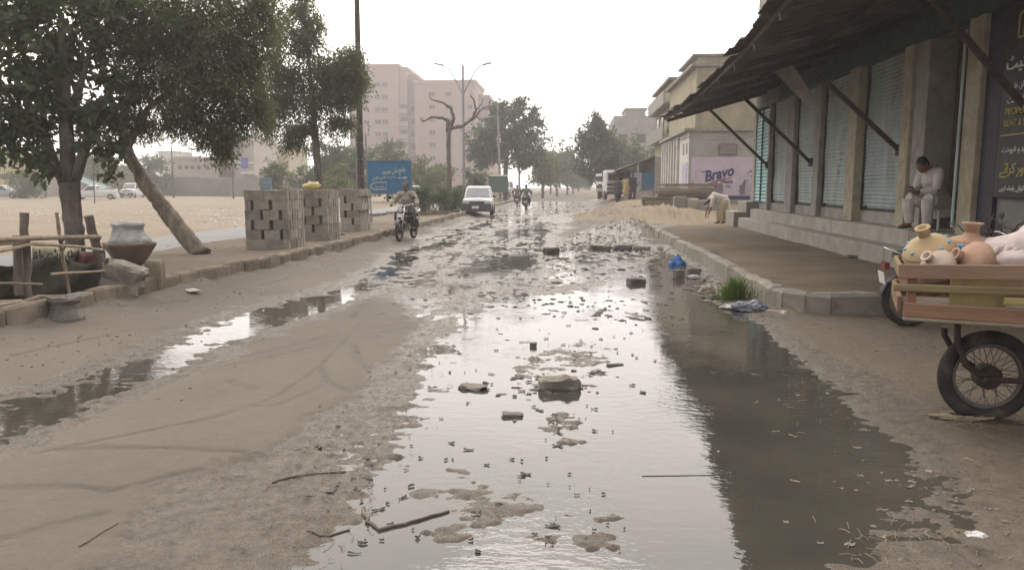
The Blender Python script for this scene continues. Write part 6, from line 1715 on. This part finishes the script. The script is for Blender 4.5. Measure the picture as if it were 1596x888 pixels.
# ------------------------------------------------------------------ houses beyond the field
def house(name, Y, px0, px1, pyt, depth, m_, label, pyb=306, roof=.25):
    a, b_ = at(px0, 290, Y), at(px1, 290, Y)
    o = thing(name, (a.x, Y, 0), label=label, cat='building')
    top = at((px0 + px1) / 2, pyt, Y).z
    MB().span((0, 0, 0), (b_.x - a.x, depth, top)).build('wall', m_, o)
    MB().span((-roof, -roof, top + .004), (b_.x - a.x + roof, depth, top + .22)).build('roof', m_, o)
    return o, (lambda px, py: (at(px, py, Y).x - a.x, at(px, py, Y).z))
PINKW = mat('pinkish_wall', (.42, .365, .325), .9, .08, .6, .1, 8, stain=(.33, .28, .25), samt=.5, sscale=.4)
YELH = mat('yellow_house_wall', (.52, .43, .20), .9, .08, .6, .1, 8, stain=(.42, .37, .26), samt=.5, sscale=.4)
def fwin(o, f, px, py, w, h, m_=GLASS_D, nm='window'):
    x, z = f(px, py); v = thing(nm, (x, 0, z)); v.parent = o
    MB().span((-w / 2 - .12, -.12, -h / 2 - .12), (w / 2 + .12, -.003, h / 2 + .12)).build('frame', CONC, v)
    MB().span((-w / 2, -.16, -h / 2), (w / 2, -.122, h / 2)).build('pane', m_, v)
h1, f = house('beige_house', 118, 268, 358, 249, 10, PINKW, 'long low beige house with a row of round vents behind the field wall')
for px in (281, 291, 300, 310, 323):
    x, z = f(px, 261)
    MB().lathe([(.02, -.05), (.32, -.05), (.32, .0)], (x, -.06, z), 14, M=Matrix.Rotation(R(90), 3, 'X')).build('round_vent', GLASS_D, h1)
x, z = f(278, 243); MB().span((x - 1.5, 1, f(0, 249)[1] + .23), (x + 2, 6, z)).build('roof_room', PINKW, h1)
h2, f = house('flat_house', 112, 344, 398, 214, 9, PINKW, 'tall beige house front with a barred window and a small blue sign')
fwin(h2, f, 354, 266, 2.4, 2.0, SHUT); fwin(h2, f, 351, 245, 1.2, 1.6)
for px in (352,): pass
x, z = f(383, 254); MB().span((x - .5, -.5, z - .75), (x + .5, -.3, z + .75)).build('blue_sign', mat('deep_blue_sign', (.06, .08, .35), .6, .1, 4, 0, 10), h2)
MB().span((f(372, 254)[0], -.3, z - .1), (f(396, 254)[0], -.2, z + .1)).build('rail', WHITE_P, h2)
MB().span((f(368, 0)[0], -1.2, f(0, 272)[1]), (f(399, 0)[0], -.004, f(0, 268)[1])).build('awning_slab', WHITE_W, h2)
x, z = f(367, 234); MB().torus((x, -.4, z), .8, .06, None, 20, 6).build('dish_rim', RUST, h2); MB().lathe([(.02, -.2), (.5, -.1), (.8, .0)], (x, -.4, z), 16, M=Matrix.Rotation(R(90), 3, 'X')).build('dish', STEEL, h2)
h3, f = house('cream_house', 125, 399, 452, 229, 9, YEL_W, 'plain cream house with a flat roof right of the tall beige front')
fwin(h3, f, 425, 246, 2.2, .3, SHUT)
h4, f = house('yellow_house', 90, -60, 45, 241, 9, PINKW, 'yellow-banded house at the far left edge beyond the field')
for py in (243, 266, 283): MB().span((0, -.25, f(0, py)[1] - .45), (f(45 if py < 250 else 22, 0)[0], -.004, f(0, py)[1] + .35)).build('yellow_band', YELH, h4)
for px in (-12, 4, 15): fwin(h4, f, px, 275, .9, 1.2)
h5, f = house('grey_house', 130, 120, 200, 262, 9, GREY_W, 'low grey house behind the green awning in the field')
h6, f = house('white_house', 170, 250, 272, 237, 9, WHITE_W, 'small white house far behind the beige house')
gw, f = house('gate_house', 64, 742, 768, 273, 5, YEL_W, 'cream gate house with a grey steel gate beside the street lamp', roof=.1)
MB().span((f(728, 0)[0], .5, .1), (f(742, 0)[0], .6, f(0, 276)[1])).build('gate', PILLAR_G, gw)
for px in (728, 748): MB().span((f(px, 0)[0] - .12, -.15, 0), (f(px, 0)[0] + .12, -.005, f(0, 268)[1])).build('gate_post', YEL_W, gw)

# field wall in panels
fwl = thing('field_wall', (0, 106, 0), label='long low grey-brown boundary wall closing the sandy field', cat='wall')
WALLM = mat('grey_brown_wall', (.235, .205, .185), .95, .12, .8, .3, 10, rv=.12, stain=(.17, .145, .125), samt=.6, sscale=.5)
xs_ = np.arange(at(52, 290, 106).x, at(570, 290, 106).x, 4.2)
for i, x in enumerate(xs_):
    h = 2.75 + rnd.uniform(-.12, .12)
    MB().span((x, 0, -.2), (x + 4.19, .25, h)).build('wall_panel', WALLM, fwl)
    MB().span((x - .15, -.06, -.2), (x + .15, -.002, h + .1)).build('pier', WALLM, fwl)
# green awning in the field
q = at(128, 300, 95)
ga = thing('canopy', (q.x, 95, 0), label='green and white cloth canopy on poles in the field behind the trunk', cat='canopy')
rows = []
for s in np.linspace(0, 1, 6): rows.append([(-1.2 + 4.4 * s, -1.2, 2.6 - 1.6 * s + .2 * math.sin(s * 3)), (-1.2 + 4.4 * s, 1.5, 2.9 - 1.5 * s)])
MB().sheet(rows, th=.03).build('cloth', mat('pale_green_cloth', (.30, .38, .33), .9, .1, 3, .2, 20), ga)
for x_ in (-1.1, 3.0): MB().tube([(x_, -1.1, 0), (x_, -1.1, 2.55 if x_ < 0 else 1.1)], .05, 6).build('pole', RUST, ga)
for i, (px, pyt, Y, lab) in enumerate(((269, 228, 90, 'thin dark pole in the field left of the beige house'), (362, 222, 84, 'leaning dark pole in the field before the tall beige house'), (145, 210, 60, 'very thin pole beside the forked tree trunk'))):
    a, b_ = at(px + 2, 308, Y), at(px - 2, pyt, Y)
    p_ = thing('field_pole', (a.x, Y, 0), label=lab, cat='pole')
    MB().tube([(0, 0, -.1), (b_.x - a.x, 0, b_.z)], [.09, .06] if i < 2 else [.045, .03], 6).build('shaft', DARKW, p_)

# ------------------------------------------------------------------ litter, blocks and stones in the street
for i, (px, py, w, d, h, m_, lab) in enumerate((
    (859, 397, .30, .26, .22, MUDROCK, 'square dark block standing in the water at the end of the rubble'), (992, 443, .27, .22, .13, MUDROCK, 'grey concrete block standing alone in the pool near the right kerb'), (935, 391, .46, .3, .20, MUDROCK, 'dark wet block at the waterside, left of two'), (970, 389, .42, .3, .19, MUDROCK, 'dark wet block at the waterside, right of two'),
    (1000, 390, .38, .25, .15, CONC, 'pale broken slab lying flat at the edge of the rubble heap'), (868, 604, .27, .2, .2, ROCK, 'pale flat stone on the muddy island in the pool'), (735, 607, .19, .12, .06, ROCK, 'small pale stone in the water left of the muddy island'), (799, 652, .13, .08, .03, MUDROCK, 'dark flat chip of stone in the middle of the pool'),
    (831, 543, .06, .05, .06, MUDROCK, 'tiny dark stone at the top edge of the muddy island'), (1080, 428, .22, .16, .16, MUDROCK, 'dark stone under the right kerb by the blue bag'), (1058, 434, .15, .12, .2, MUDROCK, 'small upright stone in the water left of the blue bag'),
    (958, 572, .14, .05, .02, MUDROCK, 'dark flat splinter floating right of the muddy island'), (610, 335, .5, .3, .26, BLOCK, 'loose concrete block on the median beyond the motorcycle'), (588, 341, .9, .5, .34, BARK, 'dark heap of brushwood rubbish on the median by the sign'), (1335, 410, .34, .2, .08, BARK, 'dark scrap lying on the pavement at the foot of the steps'),
    (532, 372, .2, .12, .1, BLOCK, 'broken piece of block at the foot of the middle stack'), (577, 356, .16, .14, .12, BLOCK, 'broken piece of block beside the farthest stack'), (440, 394, .14, .1, .06, BLOCK, 'small broken chip of block before the nearest stack'))):
    x, y = g(px, py, hz(*g(px, py)) * .6)
    o = place('stone' if m_ is not BLOCK else 'concrete_block', rock_mesh('stone', (w, d, h), m_, 80 + i, .13 if m_ is not ROCK else .3, 3), (x, y, max(0, hz(x, y)) + h * (-.08 if m_ is ROCK else .16)), rnd.uniform(-.5, .5), (rnd.uniform(-.06, .06), rnd.uniform(-.06, .06)), lab, 'rubbish heap' if m_ is BARK else 'stone')
def crumple(name, px, py, d, m_, seed, label, cat, z=0.0, sub=4):
    bm = bmesh.new(); bmesh.ops.create_icosphere(bm, subdivisions=sub, radius=.5)
    of = Vector((seed * 2.1, seed, -seed))
    for v in bm.verts:
        k = mnoise.noise(v.co * 3 + of) * .45 + abs(mnoise.noise(v.co * 7 + of)) * .35 + mnoise.noise(v.co * 15 + of) * .12
        v.co *= 1 + k
        v.co = Vector((v.co.x * d[0], v.co.y * d[1], max(-.12, v.co.z) * d[2]))
    me = bpy.data.meshes.new(name); bm.to_mesh(me); bm.free(); me.materials.append(m_)
    x, y = g(px, py, z); o = link_mesh(name, me); o.location = (x, y, max(z, hz(x, y)) + .02)
    return tag(o, label, cat)
def plastic(n, c): return mat(n, c, .45, .18, 8, .3, 30, rv=0, spec=.5)
BLUEP = plastic('blue_plastic', (.04, .17, .45)); GREYB = plastic('grey_blue_plastic', (.19, .20, .24)); WHITEP = plastic('white_plastic', (.52, .50, .48))
crumple('plastic_bag', 1056, 414, (.26, .2, .26), BLUEP, 1, 'bright blue crumpled plastic bag against the right kerb', 'bag')
crumple('plastic_bag', 1170, 484, (.42, .22, .17), GREYB, 2, 'grey-blue crumpled plastic bag lying below the grass tuft', 'bag')
crumple('plastic_bag', 1140, 481, (.22, .12, .06), WHITEP, 3, 'flat white plastic scrap beside the grey-blue bag', 'bag')
crumple('rubbish_heap', 1102, 456, (.20, .16, .16), BUFF, 4, 'small pale heap of sodden rubbish under the right kerb', 'rubbish')
crumple('plastic_bag', 1082, 434, (.16, .12, .08), WHITEP, 5, 'little white bag between the blue bag and the pale heap', 'bag')
crumple('rubbish_heap', 1108, 466, (.24, .14, .07), MUDROCK, 6, 'dark soggy litter at the foot of the pale heap', 'rubbish')
crumple('paper_scrap', 300, 458, (.20, .12, .06), WHITEP, 7, 'crumpled white scrap lying by the near left kerb', 'litter', .05)
crumple('paper_scrap', 1220, 490, (.07, .05, .05), WHITEP, 8, 'tiny white scrap in front of the right kerb corner', 'litter', .05)
crumple('paper_scrap', 1521, 840, (.07, .05, .02), WHITEP, 9, 'pale flat scrap on the dirt at the lower right', 'litter', .05)
crumple('paper_scrap', 1205, 487, (.16, .05, .02), BUFF, 10, 'buff strip of rubbish before the right kerb corner', 'litter', .05)
for i, (pts, r_, lab) in enumerate((
    ([(567, 793), (573, 815), (592, 826), (640, 815), (700, 797)], .011, 'long bent branch lying in the foreground water'), ([(480, 832), (500, 838), (545, 826)], .007, 'curved twig in the foreground left of the long branch'), ([(125, 866), (150, 850), (185, 828)], .006, 'straight dark stick on the wet silt at the lower left'),
([(425, 757), (455, 747), (540, 738)], .008, 'thin twig at the left edge of the pool'), ([(1000, 742), (1060, 741), (1120, 740)], .003, 'thin straight straw floating at the edge of the dark reflection'))):
    P = [Vector((*g(*p), 0)) for p in pts]; Q = []
    for a, b_ in zip(P, P[1:]):
        for s in np.linspace(0, 1, 5)[:-1]: Q.append(a.lerp(b_, s) + Vector((rnd.uniform(-1, 1), rnd.uniform(-1, 1), 0)) * r_ * .6)
    Q.append(P[-1])
    for q in Q: q.z = max(0, hz(q.x, q.y)) + r_ * .5
    tag(MB().tube(Q, [r_ * .8 * (1.1 - .5 * k / len(Q)) for k in range(len(Q))], 6, jit=.1).build('stick', BARK), lab, 'stick')
# scattered small stuff that nobody could count
def scatter(name, regions, n, maker, m_, seed):
    r_ = random.Random(seed); mb = MB()
    for k in range(n):
        px, py, sx_, sy_ = r_.choice(regions)
        qx, qy = g(px + r_.gauss(0, sx_), max(300, py + r_.gauss(0, sy_)))
        if qy < 1.2 or qy > 75: continue
        maker(mb, r_, Vector((qx, qy, max(.001, hz(qx, qy)))))
    return tag(mb.build(name, m_), kind='stuff')
MUDLIT = mat('sodden_litter', (.27, .235, .195), .8, .3, 12, .3, 60)
SANDST = mat('sandy_pebble', (.20, .168, .132), .95, .3, 12, .3, 60)
def pebble(mb, r_, p):
    s = r_.uniform(.003, .011) * (1 + p.y * .04)
    mb.ell(p + Vector((0, 0, s * .2)), (s * r_.uniform(.8, 1.5), s * r_.uniform(.7, 1.2), s * .6), 6, 4, jit=.5)
def shred(mb, r_, p):
    L, w = r_.uniform(.012, .06), r_.uniform(.003, .010); a = r_.uniform(-.7, .7)
    u, v = Vector((math.cos(a), math.sin(a), 0)), Vector((-math.sin(a), math.cos(a), 0)); z = Vector((0, 0, 1))
    P = []
    for s in (-1, -.3, .4, 1):
        c = p + u * L * .5 * s + v * r_.uniform(-1, 1) * w + z * r_.uniform(.001, .009); P.append([c - v * w * r_.uniform(.3, 1), c + v * w * r_.uniform(.3, 1) + z * r_.uniform(0, .01)])
    mb.sheet(P)
def straw(mb, r_, p):
    L = r_.uniform(.02, .075); a = r_.uniform(0, 6.28)
    q = p + Vector((math.cos(a) * L, math.sin(a) * L, r_.uniform(-.002, .018)))
    mb.tube([p + Vector((0, 0, .004)), p.lerp(q, .5) + Vector((0, 0, r_.uniform(0, .015))), q + Vector((0, 0, .004))], .0014, 4, cap=False)
def clod(mb, r_, p):
    s = r_.uniform(.006, .019) * (1 + p.y * .03) * (1.6 if r_.random() < .08 else 1)
    mb.ell(p + Vector((0, 0, s * .1)), (s * r_.uniform(.8, 3.0), s * r_.uniform(.6, 1.3), s * r_.uniform(.25, .5)), 7, 5, jit=1.1)
scatter('pebbles', [(300, 470, 120, 20), (100, 560, 120, 30), (1500, 760, 80, 60), (1300, 500, 120, 12), (1250, 395, 80, 25), (700, 350, 60, 10), (560, 410, 80, 20), (330, 400, 60, 8), (1500, 520, 60, 30)], 900, pebble, SANDST, 3)
scatter('mud_clods', [(960, 410, 60, 14), (840, 430, 80, 16), (900, 400, 40, 12), (1030, 410, 30, 14), (760, 410, 80, 20), (940, 370, 40, 10), (1000, 360, 30, 8), (700, 370, 60, 14), (900, 340, 60, 12), (1100, 445, 20, 14), (780, 470, 90, 10), (960, 490, 60, 10), (860, 600, 40, 14)], 760, clod, MUDROCK, 4)
scatter('rubble', [(960, 356, 20, 5), (985, 362, 18, 5), (925, 372, 22, 8), (900, 385, 18, 8)], 600, clod, ROCK, 8)
scatter('litter', [(1290, 760, 70, 40), (1340, 830, 60, 25), (1240, 640, 60, 50), (1330, 580, 50, 16), (1420, 740, 40, 20), (1150, 500, 40, 14)], 46, shred, MUDLIT, 5)
scatter('straw', [(1340, 580, 50, 14), (1400, 850, 50, 18), (1290, 570, 40, 12), (1510, 655, 34, 8), (1280, 620, 40, 30), (470, 830, 60, 40), (420, 790, 60, 40), (520, 740, 40, 40), (1500, 665, 30, 6), (640, 560, 40, 30)], 520, straw, STICK, 6)
scatter('field_litter', [(300, 340, 120, 8), (340, 335, 40, 5), (60, 335, 60, 6), (230, 325, 120, 6), (370, 345, 20, 5)], 330, lambda mb, r_, p: mb.ell(p, (.07 * r_.uniform(.4, 1.8), .06, .03 * r_.uniform(.6, 1.5)), 6, 4, jit=.9), WHITE_W, 7)
def fleck(mb, r_, p):
    L = min(.09, .010 + r_.expovariate(60)) * (1 + p.y * .04); w = L * r_.uniform(.10, .6); a = r_.gauss(0, .8)
    u, v = Vector((math.cos(a), math.sin(a), 0)), Vector((-math.sin(a), math.cos(a), 0)); z = Vector((0, 0, 1)); b_ = r_.uniform(-.3, .3) * L
    P = []
    for s in (-1, -.5, 0, .5, 1):
        c = p + u * L * .5 * s + v * (b_ * (1 - s * s) + r_.uniform(-.3, .3) * w) + z * .003
        hw = w * .5 * (1.05 - s * s) * r_.uniform(.5, 1.3)
        P.append([c - v * hw, c + z * r_.uniform(.002, .012), c + v * hw])
    mb.sheet(P)
scatter('floating_scum', [(800, 742, 60, 12), (870, 705, 26, 40), (880, 480, 50, 20), (945, 486, 50, 8), (990, 500, 40, 14), (760, 700, 60, 30), (900, 815, 60, 22), (560, 780, 40, 40), (840, 605, 70, 20), (930, 545, 40, 10), (1110, 575, 40, 12), (520, 690, 40, 40), (640, 600, 40, 50), (680, 580, 40, 30), (760, 610, 50, 30), (870, 650, 40, 20), (600, 760, 40, 30), (740, 840, 60, 20), (1000, 585, 20, 20), (860, 540, 60, 12)], 190, fleck, MUDROCK, 12)
scatter('kerb_rubble', [(1075, 425, 14, 8), (1100, 450, 12, 8), (1050, 405, 12, 6), (1120, 468, 8, 6), (1030, 392, 12, 4)], 170, clod, ROCK, 13)
# rope and brushwood the cart wheel and brushwood behind the cart
rp = MB(); r_ = random.Random(9)
wx, wy = g(1520, 655)
for k in range(26):
    a = r_.uniform(0, 6.28); P = []
    for s in range(6): P.append(Vector((wx - .08 + .16 * math.cos(a + s * .5) * r_.uniform(.6, 1.5), wy - .02 + .05 * math.sin(a + s * .5) * r_.uniform(.6, 1.4), hz(wx, wy) + r_.uniform(.004, .03))))
    rp.tube(P, .0045, 5)
tag(rp.build('rope_tangle', mat('old_rope', (.33, .275, .2), .95, .25, 10, .4, 60)), 'tangle of pale old rope on the ground under the cart wheel', 'rope')
bw = MB(); bp0 = at(1565, 352, 9.9)
for k in range(34):
    p0 = Vector((5.12 + r_.uniform(0, .5), 9.75 + r_.uniform(-.7, .7), .80)); p1 = p0 + Vector((r_.uniform(-.25, .25), r_.uniform(-.5, .5), r_.uniform(.03, .38)))
    bw.tube([p0, p0.lerp(p1, .5) + Vector((0, 0, r_.uniform(0, .1))), p1], [.014, .011, .006], 5)
tag(bw.build('brushwood', BARK), 'dark pile of brushwood on the plinth under the notice board', 'brushwood')

# ------------------------------------------------------------------ haze over the whole place
hzb = MB().span((-650, -20, -1.5), (650, 650, 42)).build('haze', [])
hm, t, b, o = new_mat('haze_air'); t.nodes.remove(b)
pv = N(t, 'ShaderNodeVolumePrincipled'); pv.inputs['Density'].default_value = .0022; pv.inputs['Color'].default_value = (.93, .90, .89, 1); pv.inputs['Anisotropy'].default_value = .3
t.links.new(pv.outputs[0], o.inputs['Volume'])
hzb.data.materials.append(hm); tag(hzb, kind='stuff')
